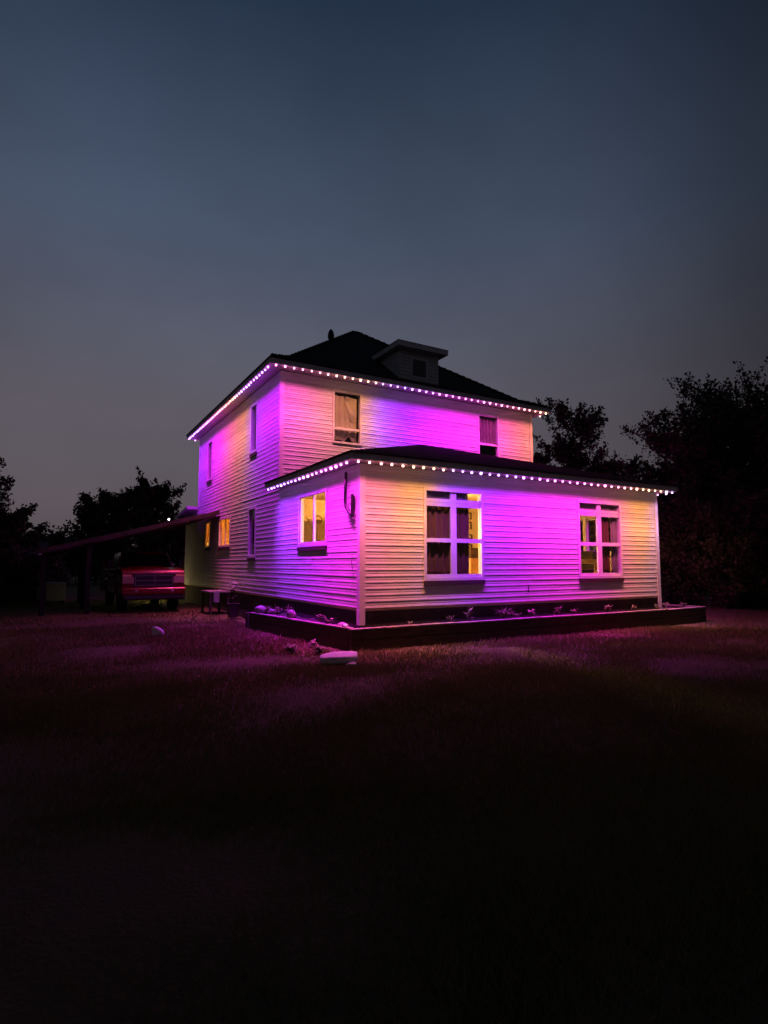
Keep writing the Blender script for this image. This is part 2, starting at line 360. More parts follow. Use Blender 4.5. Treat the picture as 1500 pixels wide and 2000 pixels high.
for o in (LIT, LIT2):
    u0, u1, z0, z1 = o; m_ = (u0+u1)/2
    window(left, *o, [(m_-.025, m_+.025, z0+.065, z1-.065)], [(u0+.065, m_-.025, z0+.065, z1-.065), (m_+.025, u1-.065, z0+.065, z1-.065)])
u0, u1, z0, z1 = RW
window(right, *RW, [(2.32, 2.42, z0+.065, z1-.065)], [(u0+.065, 2.32, z0+.065, z1-.065), (2.42, u1-.065, z0+.065, z1-.065)])
# interior casing of the side window of the wing
mb = MB(); right.box(mb, 1.27, 3.43, -.145, -.121, 3.05, 3.13); right.box(mb, 1.27, 3.43, -.145, -.121, 1.82, 1.9); right.box(mb, 1.27, 1.36, -.145, -.121, 1.9, 3.05); right.box(mb, 3.34, 3.43, -.145, -.121, 1.9, 3.05); right.box(mb, 2.31, 2.43, -.145, -.06, 1.9, 3.05)
mb.build('window_casing', TRIM, house)

# corner boards
def corner_board(x, y, sx, sy, z0, z1, wd=.095):
    mb = MB(); t = .028
    # L-shaped: one leg on each face, wrapped round the corner (sx, sy point outwards)
    xa, xb = sorted((x - sx*wd, x + sx*t)); ya, yb = sorted((y + sy*.0005, y + sy*t)); mb.box(xa, xb, ya, yb, z0, z1)
    xa, xb = sorted((x + sx*.0005, x + sx*t)); ya, yb = sorted((y - sy*wd, y + sy*.0005)); mb.box(xa, xb, ya, yb, z0, z1)
    return mb.build('corner_board', TRIM, house)
corner_board(0, 0, -1, -1, .42, ZT); corner_board(W, 0, 1, -1, .42, ZT)
corner_board(0, D, -1, -1, 3.75, ZM); corner_board(W, D, 1, -1, 3.75, ZM); corner_board(0, YB, -1, 1, 3.9, ZM)

# foundation skirt
mb = MB(); mb.box(.03, W-.03, .03, .15, -.1, ZB-.05); mb.box(.03, .15, .15, 16.9, -.1, ZB-.05); mb.box(W-.15, W-.03, .15, 16.9, -.1, ZB-.05); mb.box(.15, W-.15, 16.8, 16.9, -.1, ZB-.05)
mb.build('foundation', SKIRT, house)

# floors and ceilings inside
mb = MB(); mb.box(.12, W-.12, .12, D, .66, .74); mb.build('interior_floor', FLOORM, house)
mb = MB(); mb.box(.12, W-.12, .12, D, 3.36, 3.40); mb.build('ceiling', mat('white_ceiling', (.62, .54, .42), .9), house)
mb = MB(); mb.box(.12, W-.12, D-.03, D-.001, .74, 3.36); mb.build('interior_wall', DRYWALL, house)
mb = MB(); mb.box(.12, W-.12, D+.12, YB, .66, .74); mb.box(.12, W-.12, D+.12, YB, 3.7, 3.9); mb.box(.12, W-.12, D+.12, YB, 6.7, 6.8); mb.box(3.2, 3.3, D+.12, YB, .74, 6.7)
mb.box(.12, 3.2, 8.9, 9.0, .74, 3.7); mb.build('interior_floor', FLOORM, house)
for fr, p in ((front, (.12, W-.12)),):
    mb = MB(); fr.box(mb, p[0], p[1], -.14, -.121, .74, .86); mb.build('skirting_board', TRIM, house)

# ---- roofs
def eave(x0, x1, y0, y1, z, fh, sides, inner):
    """fascia boards + soffit round a rectangle; sides: string of l f r b"""
    t = .03
    for s in sides:
        mb = MB()
        if s == 'f': mb.box(x0, x1, y0, y0+t, z, z+fh)
        if s == 'l': mb.box(x0, x0+t, y0+t+.001, y1, z, z+fh)
        if s == 'r': mb.box(x1-t, x1, y0+t+.001, y1, z, z+fh)
        if s == 'b': mb.box(x0+t, x1-t, y1-t, y1, z, z+fh)
        mb.build('fascia', FASCIA, house)
    ix0, ix1, iy0, iy1 = inner; mb = MB(); a, b = z+.012, z+.028
    mb.box(x0+t, x1-t, y0+t, iy0, a, b); mb.box(x0+t, ix0, iy0, y1-(t if 'b' in sides else 0), a, b); mb.box(ix1, x1-t, iy0, y1-(t if 'b' in sides else 0), a, b)
    if 'b' in sides: mb.box(ix0, ix1, iy1, y1-t, a, b)
    mb.build('soffit', SOFFIT, house)

def hip_courses(mb, ring0, ring1, steps, back=True):
    """stepped shingle courses between two rectangular rings (x0,x1,y0,y1,z)"""
    def ring(t): return [ring0[i]+(ring1[i]-ring0[i])*t for i in range(5)]
    for k in range(steps):
        a, b = ring(k/steps), ring((k+1)/steps); lift = .012
        A = [(a[0],a[2]),(a[1],a[2]),(a[1],a[3]),(a[0],a[3])]; B = [(b[0],b[2]),(b[1],b[2]),(b[1],b[3]),(b[0],b[3])]
        for i in range(4):
            j = (i+1) % 4
            if i == 2 and not back: continue
            mb.add([(*A[i], a[4]+lift), (*A[j], a[4]+lift), (*B[j], b[4]), (*B[i], b[4])], [(0,1,2,3)])
            mb.add([(*A[i], a[4]-.004), (*A[j], a[4]-.004), (*A[j], a[4]+lift), (*A[i], a[4]+lift)], [(0,1,2,3)])

E1 = (-.40, W+.40, -.40, D)          # wing eave
eave(E1[0], E1[1], E1[2], D, 3.575, .135, 'flr', (0, W, 0, D))
mb = MB(); o_ = .035
# roof of the wing: half pyramid leaning on the main wall, peak in the middle
steps = 22; pk = (4.62, D-.002, 5.28)
prev = None
for k in range(steps):
    def rg(t):
        lx = E1[0]-o_ + (pk[0]-E1[0]+o_)*t; rx = E1[1]+o_ + (pk[0]-E1[1]-o_)*t; fy = E1[2]-o_ + (pk[1]-E1[2]+o_)*t; return lx, rx, fy, 3.715 + (pk[2]-3.715)*t
    a, b = rg(k/steps), rg((k+1)/steps); lf = .012
    A = [(a[0], D-.002), (a[0], a[2]), (a[1], a[2]), (a[1], D-.002)]; B = [(b[0], D-.002), (b[0], b[2]), (b[1], b[2]), (b[1], D-.002)]
    for i in range(3):
        mb.add([(*A[i], a[3]+lf), (*A[i+1], a[3]+lf), (*B[i+1], b[3]), (*B[i], b[3])], [(0,1,2,3)])
        mb.add([(*A[i], a[3]-(.02 if k == 0 else .004)), (*A[i+1], a[3]-(.02 if k == 0 else .004)), (*A[i+1], a[3]+lf), (*A[i], a[3]+lf)], [(0,1,2,3)])
mb.add([(E1[0]-o_, D-.002, 3.70), (E1[0]-o_, E1[2]-o_, 3.70), (E1[1]+o_, E1[2]-o_, 3.70), (E1[1]+o_, D-.002, 3.70)], [(0,1,2,3)])
mb.build('roof', ROOF, house)

E2 = (-.47, W+.47, D-.47, YB+.47)
eave(*E2, 6.85, .15, 'flrb', (0, W, D, YB))
mb = MB(); r0 = (E2[0]-o_, E2[1]+o_, E2[2]-o_, E2[3]+o_, 7.005); r1 = (.33, W-.33, 5.01+.0, YB-.33, 7.36); r2 = (4.55, 4.65, 9.28, 9.92, 10.52)
hip_courses(mb, r0, r1, 6); hip_courses(mb, r1, r2, 34)
mb.add([(r0[0],r0[2],6.995),(r0[1],r0[2],6.995),(r0[1],r0[3],6.995),(r0[0],r0[3],6.995)], [(0,1,2,3)])
mb.add([(r2[0],r2[2],r2[4]+.01),(r2[1],r2[2],r2[4]+.01),(r2[1],r2[3],r2[4]+.01),(r2[0],r2[3],r2[4]+.01)], [(0,1,2,3)])
roofo = mb.build('roof', ROOF, house)
# hip caps
mb = MB()
def capline(p, q, n=26):
    mb = MB(); p, q = Vector(p), Vector(q)
    for i in range(n):
        a, b = p.lerp(q, i/n), p.lerp(q, (i+1.15)/n); mb.tube([a+Vector((0,0,.02)), b+Vector((0,0,.005))], [.06, .045], 5)
    mb.build('ridge_cap', ROOF, roofo)
for (c0, c1) in (((r0[0], r0[2]), (r1[0], r1[2])), ((r0[1], r0[2]), (r1[1], r1[2]))):
    capline(Vector((*c0, 7.01)).lerp(Vector((*c1, 7.37)), .12), (*c1, 7.37), 5)
capline((r1[0], r1[2], 7.37), (r2[0], r2[2], 10.53)); capline((r1[1], r1[2], 7.37), (r2[1], r2[2], 10.53)); capline((r1[0], r1[3], 7.37), (r2[0], r2[3], 10.53))

# roof vent near the hip
mb = MB(); mb.lathe([(.06,0),(.06,.22),(.10,.25),(.115,.36),(.085,.50),(.03,.58)], (2.78, 7.55, 9.05), 12); mb.build('roof_vent', DARKMETAL, house, smooth=False)

# dormer
dx0, dx1, dy, dz1 = 4.00, 5.50, 5.06, 8.36
mb = MB(); mb.prism([(dy, 7.36), (dy, dz1), (6.45, dz1)], dx0, dx1, 'x')
dorm = mb.build('dormer', mat('grey_dormer_siding', (.58, .56, .56), .7, var=.12, vscale=6), house)
dfr = Frame((0, dy), (1, 0), (0, -1))
for i in range(8):
    z = 7.42 + i*.118
    for a, b in ((dx0, 4.42), (5.06, dx1)) if 7.50 < z+.06 < 8.16 else ((dx0, dx1),):
        m2 = MB(); m2.prism([(dy-.018, z), (dy-.005, z+.115), (dy, z+.115), (dy, z)], a, b, 'x'); m2.build('siding_board', mat('grey_dormer_siding', (.4,.4,.4)), dorm)
m2 = MB()
for r in ((4.42, 5.06, 8.10, 8.16), (4.42, 5.06, 7.50, 7.56), (4.42, 4.48, 7.56, 8.10), (5.0, 5.06, 7.56, 8.10)): dfr.box(m2, r[0], r[1], -.002, .03, r[2], r[3])
m2.build('window_frame', FASCIA, dorm)
m2 = MB(); dfr.box(m2, 4.48, 5.0, -.001, .012, 7.56, 8.10); m2.build('pane', DARKGLASS, dorm)
mb = MB(); mb.box(3.80, 5.70, 4.78, 6.75, dz1, dz1+.16); mb.build('fascia', FASCIA, dorm)
mb = MB(); q = [(3.78, 4.76), (5.72, 4.76), (5.72, 6.9), (3.78, 6.9)]; zt = dz1+.165
mb.add([(*q[0], zt), (*q[1], zt), (*q[2], zt), (*q[3], zt), (4.55, 5.55, zt+.17), (4.95, 5.55, zt+.17), (4.95, 6.9, zt+.17), (4.55, 6.9, zt+.17)], [(0,1,5,4),(1,2,6,5),(3,0,4,7),(4,5,6,7),(0,3,2,1),(2,3,7,6)])
mb.build('dormer_roof', ROOF, dorm)
# rear lean-to roof
mb = MB(); mb.hexa([(-.45, YB+.13, 3.86), (W, YB+.13, 3.86), (W, 17.4, 3.58), (-.45, 17.4, 3.58), (-.45, YB+.13, 3.98), (W, YB+.13, 3.98), (W, 17.4, 3.70), (-.45, 17.4, 3.70)]); mb.build('roof', METALROOF, house)

# service pipe, cable and little box at the near corner
mb = MB(); mb.tube([(-.075,.50,3.46),(-.075,.52,3.1),(-.075,.53,2.86),(-.075,.50,2.76),(-.075,.40,2.68),(-.07,.30,2.60),(-.06,.22,2.54)], .032, 8); mb.build('conduit', DARKMETAL, house, smooth=True)
mb = MB(); mb.tube([(-.06,.235,2.98),(-.06,.23,2.54)], .034, 8); mb.box(-.075, -.018, .215, .275, 2.66, 2.94); mb.build('conduit', DARKMETAL, house)
mb = MB(); mb.box(-.04, -.018, .645, .675, 3.24, 3.48); mb.build('downpipe_stub', TRIM, house)
mb = MB(); mb.tube([(-.024,.30,1.72),(-.028,.33,1.62),(-.026,.29,1.52),(-.024,.25,1.47)], .006, 5); mb.build('cable', DARKMETAL, house)
mb = MB(); mb.tube([(4.36,-.03,1.10),(4.36,-.03,.95)], .012, 5); mb.build('cable', DARKMETAL, house)

# ------------------------------------------------------------------ eave lights
def lerpkeys(keys, t):
    if t <= keys[0][0]: return keys[0][1]
    for (a, ca), (b, cb) in zip(keys, keys[1:]):
        if t <= b:
            f = (t-a)/(b-a); return tuple(x+(y-x)*f for x, y in zip(ca, cb))
    return keys[-1][1]
mb = MB(); mb.lathe([(.006, -.033), (.020, -.026), (.027, -.012), (.026, .0), (.020, .010)], n=10); 
BULB_ME = None
def bulb_material():
    m = bpy.data.materials.new('led_lens'); m.use_nodes = True; t = m.node_tree; t.nodes.clear(); k = t.links.new
    oi = t.nodes.new('ShaderNodeObjectInfo'); mx = t.nodes.new('ShaderNodeMix'); mx.data_type = 'RGBA'; mx.inputs[0].default_value = .24
    k(oi.outputs['Color'], mx.inputs[6]); mx.inputs[7].default_value = (1, .95, .9, 1)
    e = t.nodes.new('ShaderNodeEmission'); k(mx.outputs[2], e.inputs[0]); e.inputs[1].default_value = 7.0
    o = t.nodes.new('ShaderNodeOutputMaterial'); k(e.outputs[0], o.inputs[0]); return m
BULB_ME = mb.mesh('bulb', bulb_material(), True)
LIGHT_W = 29.0
SPOT_DEG = 138
BEAM_W, BEAM_DEG = 160.0, 56   # each lens throws a tight beam straight down inside its wide wash
def light_string(label, p0, p1, n, inward, keys, key_axis, gain=1.0, lamps=True, name='light_string'):
    p0, p1 = Vector(p0), Vector(p1); st = thing(name, label, 'string lights', tuple(p0), 0, 'LED light strings along the eaves')
    d = (p1-p0); 
    side = Vector(inward)
    m2 = MB(); a = Vector((0,0,.034)); 
    pr = [a + side*.022, a - side*.022]
    m2.hexa([tuple(pr[0]-Vector((0,0,.012))), tuple(pr[1]-Vector((0,0,.012))), tuple(pr[1]+d-Vector((0,0,.012))), tuple(pr[0]+d-Vector((0,0,.012))), tuple(pr[0]), tuple(pr[1]), tuple(pr[1]+d), tuple(pr[0]+d)])
    m2.build('track', TRIM, st)
    for i in range(n):
        q = d*((i+.5)/n) + Vector((random.gauss(0,.004), random.gauss(0,.004), random.gauss(0,.003)))
        wpos = p0 + q; c = lerpkeys(keys, wpos[key_axis])
        o = link('bulb', BULB_ME, st, tuple(q)); o.color = (*c, 1); sc = random.choice((.84, .92, .92, 1.0, 1.15)); o.scale = (sc, sc, sc)
        if lamps:
            g = random.uniform(.88, 1.12)*gain/(1+1.7*c[1])
            for e, deg, tilt in ((LIGHT_W, SPOT_DEG, -.06), (BEAM_W, BEAM_DEG, .055)):
                l = bpy.data.lights.new('led', 'SPOT')
                l.energy = e*g; l.color = c; l.spot_size = R(deg); l.spot_blend = 1.0; l.shadow_soft_size = .025
                lo = bpy.data.objects.new('led', l); COL.objects.link(lo); lo.parent = o; lo.location = (0, 0, -.045)
                lo.rotation_euler = (Vector((0,0,-1)) + side*tilt).to_track_quat('-Z', 'Y').to_euler()
YEL, SAL, PNK, MAG, PUR, VIO = (1, .37, .085), (1, .17, .30), (1, .085, .47), (1, .025, .90), (.48, .012, 1), (.34, .035, 1)
zw, zm = 3.545, 6.825
light_string('LED light string along the front eave of the low wing', (-.35,-.35,zw), (W+.35,-.35,zw), 40, (0,1,0),
    [(-.35,PNK),(.0,SAL),(.65,(1,.22,.25)),(1.05,YEL),(1.7,YEL),(1.95,(.5,.12,.8)),(2.2,VIO),(2.7,VIO),(3.5,PUR),(4.3,(.66,.015,1)),(5.2,MAG),(6.2,(1,.03,.8)),(6.9,PNK),(7.6,(1,.17,.32)),(8.25,YEL),(9.0,YEL),(9.3,(.55,.3,1)),(9.6,(.4,.2,1))], 0)
light_string('LED light string along the left eave of the low wing, beside the sliding window', (-.35,-.22,zw), (-.35,D,zw), 20, (1,0,0),
    [(-.3,(1,.05,.8)),(.5,MAG),(1.3,(.95,.02,1)),(2.0,(.65,.015,1)),(3.0,(.38,.02,1)),(4.7,VIO)], 1)
light_string('LED light string along the front eave under the dormer', (-.42,D-.42,zm), (W+.42,D-.42,zm), 40, (0,1,0),
    [(-.4,MAG),(.3,(1,.10,.5)),(.9,(1,.15,.38)),(1.4,(1,.27,.26)),(2.0,(1,.36,.20)),(2.35,YEL),(2.7,YEL),(2.95,(.45,.12,.8)),(3.3,VIO),(4.2,PUR),(5.0,(.75,.015,1)),(6.0,MAG),(7.0,(1,.04,.8)),(7.7,PNK),(8.4,(1,.12,.26)),(9.0,(1,.23,.2)),(9.6,YEL)], 0)
light_string('LED light string along the upper left eave, receding towards the carport', (-.42,D-.28,zm), (-.42,YB+.42,zm), 42, (1,0,0),
    [(4.3,MAG),(4.9,PUR),(5.8,(.6,.01,1)),(6.8,(.42,.02,1)),(7.4,(.6,.15,.9)),(7.9,YEL),(8.7,(1,.24,.22)),(9.4,SAL),(10.2,PNK),(11.2,MAG),(12.4,(.7,.015,1)),(13.6,PUR),(15,VIO)], 1)
light_string('LED light string on the right eave of the low wing', (W+.35,-.22,zw), (W+.35,D-.2,zw), 18, (-1,0,0),
    [(-.3,(.5,.3,1)),(.3,PNK),(2,MAG),(5,PUR)], 1)
light_string('LED light string turning the far right corner of the upper eave', (W+.42,D-.28,zm), (W+.42,YB+.42,zm), 20, (-1,0,0),
    [(4.3,YEL),(5.2,PNK),(7,MAG),(10,PUR),(15,MAG)], 1, gain=1.5)
light_string('LED light string along the rear eave behind the house', (-.35,YB+.42,zm), (5.0,YB+.42,zm), 12, (0,-1,0), [(0,PUR),(5,MAG)], 0, gain=1.8)

# ------------------------------------------------------------------ inside the wing
lamp = thing('ceiling_lamp', 'glowing round ceiling lamp inside the wing above the half drawn curtain', 'ceiling lamp', (3.25, 1.85, 3.36))
m2 = MB(); m2.lathe([(.06, -.03), (.06, 0)], n=16); m2.build('lamp_base', TRIM, lamp)
m2 = MB(); m2.lathe([(.02,-.23),(.09,-.215),(.13,-.17),(.14,-.13),(.12,-.08),(.05,-.045),(.03,-.031)], n=16); m2.build('lamp_globe', emis('warm_lamp', (1, .50, .13), 900), lamp, smooth=True)

def curtain(name, label, fr, u0, u1, n, z0, z1, m, folds, amp=.035, cat='curtain', hem=None, top=None, group=None, thick=.004):
    nu, nz = max(12, folds*10), 10; v = []; f = []
    ph = random.uniform(0, 6)
    for j in range(nz+1):
        t = j/nz
        for i in range(nu+1):
            s = i/nu; u = u0+(u1-u0)*s
            zt = z1 - (top(s) if top else 0); zb = z0 + (hem(s) if hem else 0)
            dn = amp*math.sin(2*math.pi*folds*s+ph+.5*math.sin(4*s+ph))*(.7+.3*t) + .4*amp*math.sin(2*math.pi*folds*2.3*s+1.3+t)
            v.append(fr.p(u, n+dn, zb+(zt-zb)*t))
    for j in range(nz):
        for i in range(nu):
            a = j*(nu+1)+i; f.append((a, a+1, a+nu+2, a+nu+1))
    mb = MB(); mb.add(v, f); o = mb.build(name, m, None, smooth=True)
    so = o.modifiers.new('thickness', 'SOLIDIFY'); so.thickness = thick
    return tag(o, label, cat, group)
curtain('curtain', 'dark brown curtain filling the left half of the left front window', front, 1.545, 2.36, -.085, 1.31, 2.86, CURTAIN, 5, amp=.016)
curtain('curtain', 'dark brown curtain half drawn in the right half of the left front window', front, 2.30, 2.72, -.088, 1.31, 2.86, CURTAIN, 3, amp=.016)
curtain('curtain', 'dark brown curtain in the right half of the right front window', front, 6.95, 7.34, -.088, 1.31, 2.86, CURTAIN, 3, amp=.016)
curtain('curtain', 'greyish white curtain at the right edge of the right front window', front, 7.36, 7.63, -.082, 1.31, 2.92, WHITECURT, 2, amp=.016)
curtain('added_panel', 'grey panel added behind the transom of the left front window to keep it dark', front, 1.545, 2.72, -.08, 2.90, 3.20, ADDED_PANEL, 1, amp=.004, cat='added_panel')  # panel added to keep the transom dark, leaving its right end lit
curtain('added_panel', 'grey panel added behind the transom of the right front window to keep it dim', front, 6.135, 7.635, -.08, 2.91, 3.20, mat('added_pinkish_panel', (.30, .25, .25), .85), 1, amp=.004, cat='added_panel')  # panel added to keep this transom dim as well
mb = MB(); mb.tube([(1.42,.255,2.875),(3.15,.255,2.875)], .012, 8); tag(mb.build('curtain_rod', DARKMETAL), 'dark curtain rod inside the left front window', 'curtain rod')
mb = MB(); mb.tube([(6.0,.26,2.875),(7.8,.26,2.875)], .012, 8); tag(mb.build('curtain_rod', DARKMETAL), 'dark curtain rod inside the right front window', 'curtain rod')

def sheet_curtain():
    c = curtain('curtain', 'cream sheet hung crookedly in the left upper front window', mfront, 1.60, 2.36, -.095, 5.08, 6.50, SHEET, 4, amp=.022,
        hem=lambda s: .07*abs(math.sin(7*s))+.10*(1 if .5 < s < .78 else 0)*math.sin((s-.5)/.28*math.pi), top=lambda s: .05+(.13*math.sin(max(0, (s-.47)/.53)*math.pi) if s > .47 else .02))
    # swagged fold of the same sheet
    v = []; f = []; NU, NV = 16, 10
    for j in range(NV+1):
        for i in range(NU+1):
            s, t = i/NU, j/NV; u = 1.98+.36*s; sag = .62*math.sin(math.pi*min(1, s*.62+.05))*t
            v.append(mfront.p(u, -.066+.012*math.sin(t*9+s*2), 6.44-.10*t-sag - .05*s))
    for j in range(NV):
        for i in range(NU): a = j*(NU+1)+i; f.append((a, a+1, a+NU+2, a+NU+1))
    mb = MB(); mb.add(v, f); mb.build('swag', SHEET, c, smooth=True)
sheet_curtain()
curtain('curtain', 'mauve curtain of narrow folds in the right upper front window', mfront, 6.86, 7.64, -.10, 5.54, 6.53, PURPLECURT, 5, amp=.030)
# dark upper rooms: a plain back wall behind each window keeps the rooms closed
curtain('curtain', 'amber glowing curtain in the lit window beside the carport', left, 9.54, 10.91, -.09, 2.24, 3.16, ORANGECURT, 6, amp=.018)
curtain('curtain', 'amber glowing curtain in the lit window under the carport roof', left, 12.37, 12.98, -.09, 2.26, 3.16, ORANGECURT, 3, amp=.018)
rl = thing('ceiling_lamp', 'warm ceiling lamp in the back room behind the amber curtains', 'ceiling lamp', (1.5, 11.3, 3.69))
m2 = MB(); m2.lathe([(.02,-.20),(.12,-.18),(.18,-.10),(.18,-.03),(.08,0)], n=14); m2.build('lamp_dome', emis('warm_lamp_rear', (1, .58, .17), 2600), rl, smooth=True)

fl_ = thing('added_floor_lamp', 'unseen floor lamp added behind the drawn curtain to brighten the left of the wing', 'floor lamp', (1.75, 1.25, .74))  # unseen lamp, added to brighten the room behind the left windows
m2 = MB(); m2.lathe([(.14,0),(.14,.03),(.015,.05),(.015,1.45)], n=12); m2.build('stand', DARKMETAL, fl_)
m2 = MB(); m2.lathe([(.05,1.452),(.13,1.50),(.15,1.58),(.11,1.68),(.03,1.72)], n=14); m2.build('lamp_globe', emis('added_lamp_glow', (1, .50, .13), 420), fl_, smooth=True)

# cupboard, basket and jars against the back wall of the wing
cb = thing('cupboard', 'brown wooden cupboard behind the left side window', 'cupboard', (1.05, D-.30, .74))
for x0, x1, h in ((-.72, -.28, 1.98), (-.20, .62, 1.92)):
    m2 = MB(); m2.box(x0, x1, -.20, .26, 0, h); m2.build('cabinet_body', WOOD, cb)
    m2 = MB(); m2.box(x0+.03, x1-.03, -.222, -.202, .06, h-.05); m2.build('cabinet_door', WOOD, cb)
    m2 = MB(); m2.box(x1-.09, x1-.07, -.245, -.223, 1.0, 1.14); m2.build('handle', DARKMETAL, cb)
bk = thing('basket', 'basket with arched handle on top of the cupboard', 'basket', (.98, D-.32, .74+1.922))
m2 = MB(); m2.lathe([(.10, 0), (.13, .10), (.135, .11)], n=14); m2.build('basket_body', WOOD, bk)
m2 = MB(); m2.tube([(.13*math.cos(a), 0, .10+.13*math.sin(a)) for a in np.linspace(0, math.pi, 9)], .014, 6); m2.build('handle', WOOD, bk)
j = MB(); j.lathe([(.07,0),(.09,.04),(.09,.16),(.05,.19),(.05,.23)], (1.42, D-.32, .74+1.922), 12); tag(j.build('vase', FURN), 'dark vase on top of the cupboard beside the basket', 'vase')
j = MB(); j.lathe([(.05,0),(.06,.03),(.06,.12),(.03,.15)], (.52, D-.32, .74+1.982), 12); tag(j.build('jar', TUBW), 'pale jar on top of the narrow cupboard half', 'jar')
# wall ornaments on the back wall seen past the half drawn curtain
for i, (x, z, w_, h_) in enumerate(((6.30, 3.02, .30, .22), (6.30, 2.70, .28, .24), (6.36, 2.36, .22, .18), (6.33, 2.08, .26, .14))):
    orn = thing('wall_ornament', ('uppermost','second','third','lowest')[i] + ' of the small dark ornaments on the lit wall behind the left front window', 'ornament', (x, D-.03, z), group='ornaments on the inner wall')
    m2 = MB(); m2.box(-w_/2, w_/2, -.03, -.001, h_-.03, h_); m2.box(-w_/2, -w_/2+.03, -.03, -.001, 0, h_-.03); m2.box(w_/2-.03, w_/2, -.03, -.001, 0, h_-.03); m2.build('frame', FURN, orn)
    m2 = MB(); m2.box(-.05, .05, -.02, -.001, .0, .06); m2.build('hook', FURN, orn)
# lamp table with shade in the middle of the room
tb = thing('table', 'small cream table inside the right front window', 'table', (7.35, 1.15, .74))
m2 = MB(); m2.box(-.45, .45, -.3, .3, .86, .98); m2.build('table_top', TUBW, tb)
for sx in (-.4, .4):
    for sy in (-.25, .25):
        m2 = MB(); m2.box(sx-.03, sx+.03, sy-.03, sy+.03, 0, .86); m2.build('leg', TUBW, tb)
st = thing('stool', 'cream stool with dark straps behind the right front window', 'stool', (7.0, .75, .74))
m2 = MB(); m2.lathe([(.10,.0),(.15,.30),(.19,.55),(.20,.60)], n=12); m2.build('seat', TUBW, st); m2 = MB(); m2.box(-.02, .02, -.215, -.17, .1, .62); m2.build('strap', FURN, st)
sf = thing('armchair', 'dark armchair against the right wall inside the wing', 'armchair', (8.45, 2.4, .74), 0)
m2 = MB(); m2.box(-.4, .35, -.55, .55, .12, .45); m2.build('seat', FURN, sf, bevel=.05); m2 = MB(); m2.box(.36, .58, -.55, .55, .12, 1.25); m2.build('backrest', FURN, sf, bevel=.06)
for sy in (-1, 1):
    m2 = MB(); m2.box(-.42, .355, min(sy*.56, sy*.72), max(sy*.56, sy*.72), .12, .7); m2.build('armrest', FURN, sf, bevel=.04)
lb = thing('box', 'tan cardboard box inside the left front window beside the curtain', 'box', (4.0, 1.5, .74)); m2 = MB(); m2.box(-.3, .3, -.25, .25, 0, 1.0); m2.build('carton', mat('tan_carton', (.42, .25, .13), .8, var=.1), lb); m2 = MB(); m2.box(-.305, .305, -.255, .255, 1.001, 1.25); m2.build('lid', FURN, lb)

# ------------------------------------------------------------------ planter
pl = thing('raised_planter', 'long raised bed of dark timbers in front of the low wing', 'planter', (0, 0, 0))
def beam(p, q, wd, z0, z1, m, name='timber'):
    p, q = Vector((*p, 0)), Vector((*q, 0)); d = (q-p).normalized(); n = Vector((-d.y, d.x, 0))*wd; j = random.uniform(-.008, .008)
    a, b, c, e = p, q, q+n, p+n
    m2 = MB(); m2.hexa([(*a.xy, z0), (*b.xy, z0), (*c.xy, z0), (*e.xy, z0), (a.x, a.y, z1+j), (b.x, b.y, z1-j), (c.x, c.y, z1-j), (e.x, e.y, z1+j)])
    return m2.build(name, m, pl, bevel=.008)
xs = [-.36, 2.05, 4.4, 6.9, 9.0, 10.7]
for lvl, (z0, z1) in enumerate(((-.08, .185), (.19, .365))):
    for a, b in zip(xs, xs[1:]): beam((a+.004, -.36+.01*lvl), (b-.004, -.36+.01*lvl), .12, z0, z1, TIMBER)
for a, b in zip(xs, xs[1:]): beam((a+.004, -.38), (b-.006, -.38), .16, .37, .405, CAPWOOD, 'cap_board')
A, B = (-.36, -.22), (-.86, 4.35)
mid = ((A[0]+B[0])/2, (A[1]+B[1])/2)
for lvl, (z0, z1) in enumerate(((-.08, .185), (.19, .365))):
    beam(mid, A, .12, z0, z1, TIMBER); beam(B, mid, .12, z0, z1, TIMBER)
beam(mid, (A[0]-.01, A[1]), .15, .37, .405, CAPWOOD, 'cap_board'); beam(B, mid, .15, .37, .40, CAPWOOD, 'cap_board')
for lvl, (z0, z1) in enumerate(((-.08, .185), (.19, .365))): beam((B[0], B[1]+.12), (-.03, 4.62), .12, z0, z1, TIMBER)
for lvl, (z0, z1) in enumerate(((-.08, .185), (.19, .365))): beam((10.7, -.36), (10.7, 1.4), .12, z0, z1, TIMBER)
beam((10.73, -.38), (10.73, 1.42), .16, .37, .405, CAPWOOD, 'cap_board')
# soil
v = []; f = []; nx = 60
for i in range(nx+1):
    x = -.25 + (10.58+.25)*i/nx
    for k in range(4): v.append((x, -.25 + (.28 if x < 9.2 else 1.4)*k/3, .32+random.uniform(-.02, .05)))
for i in range(nx):
    for k in range(3): a = i*4+k; f.append((a, a+4, a+5, a+1))
n0 = len(v)
for i in range(21):
    y = -.2 + 4.6*i/20
    for k in range(4): v.append((-.27-.5*(y/4.4)+(.30+.5*(y/4.4))*k/3, y, .33+random.uniform(-.02, .05)))
for i in range(20):
    for k in range(3): a = n0+i*4+k; f.append((a, a+4, a+5, a+1))
m2 = MB(); m2.add(v, f); m2.build('soil', SOIL, pl, smooth=True)

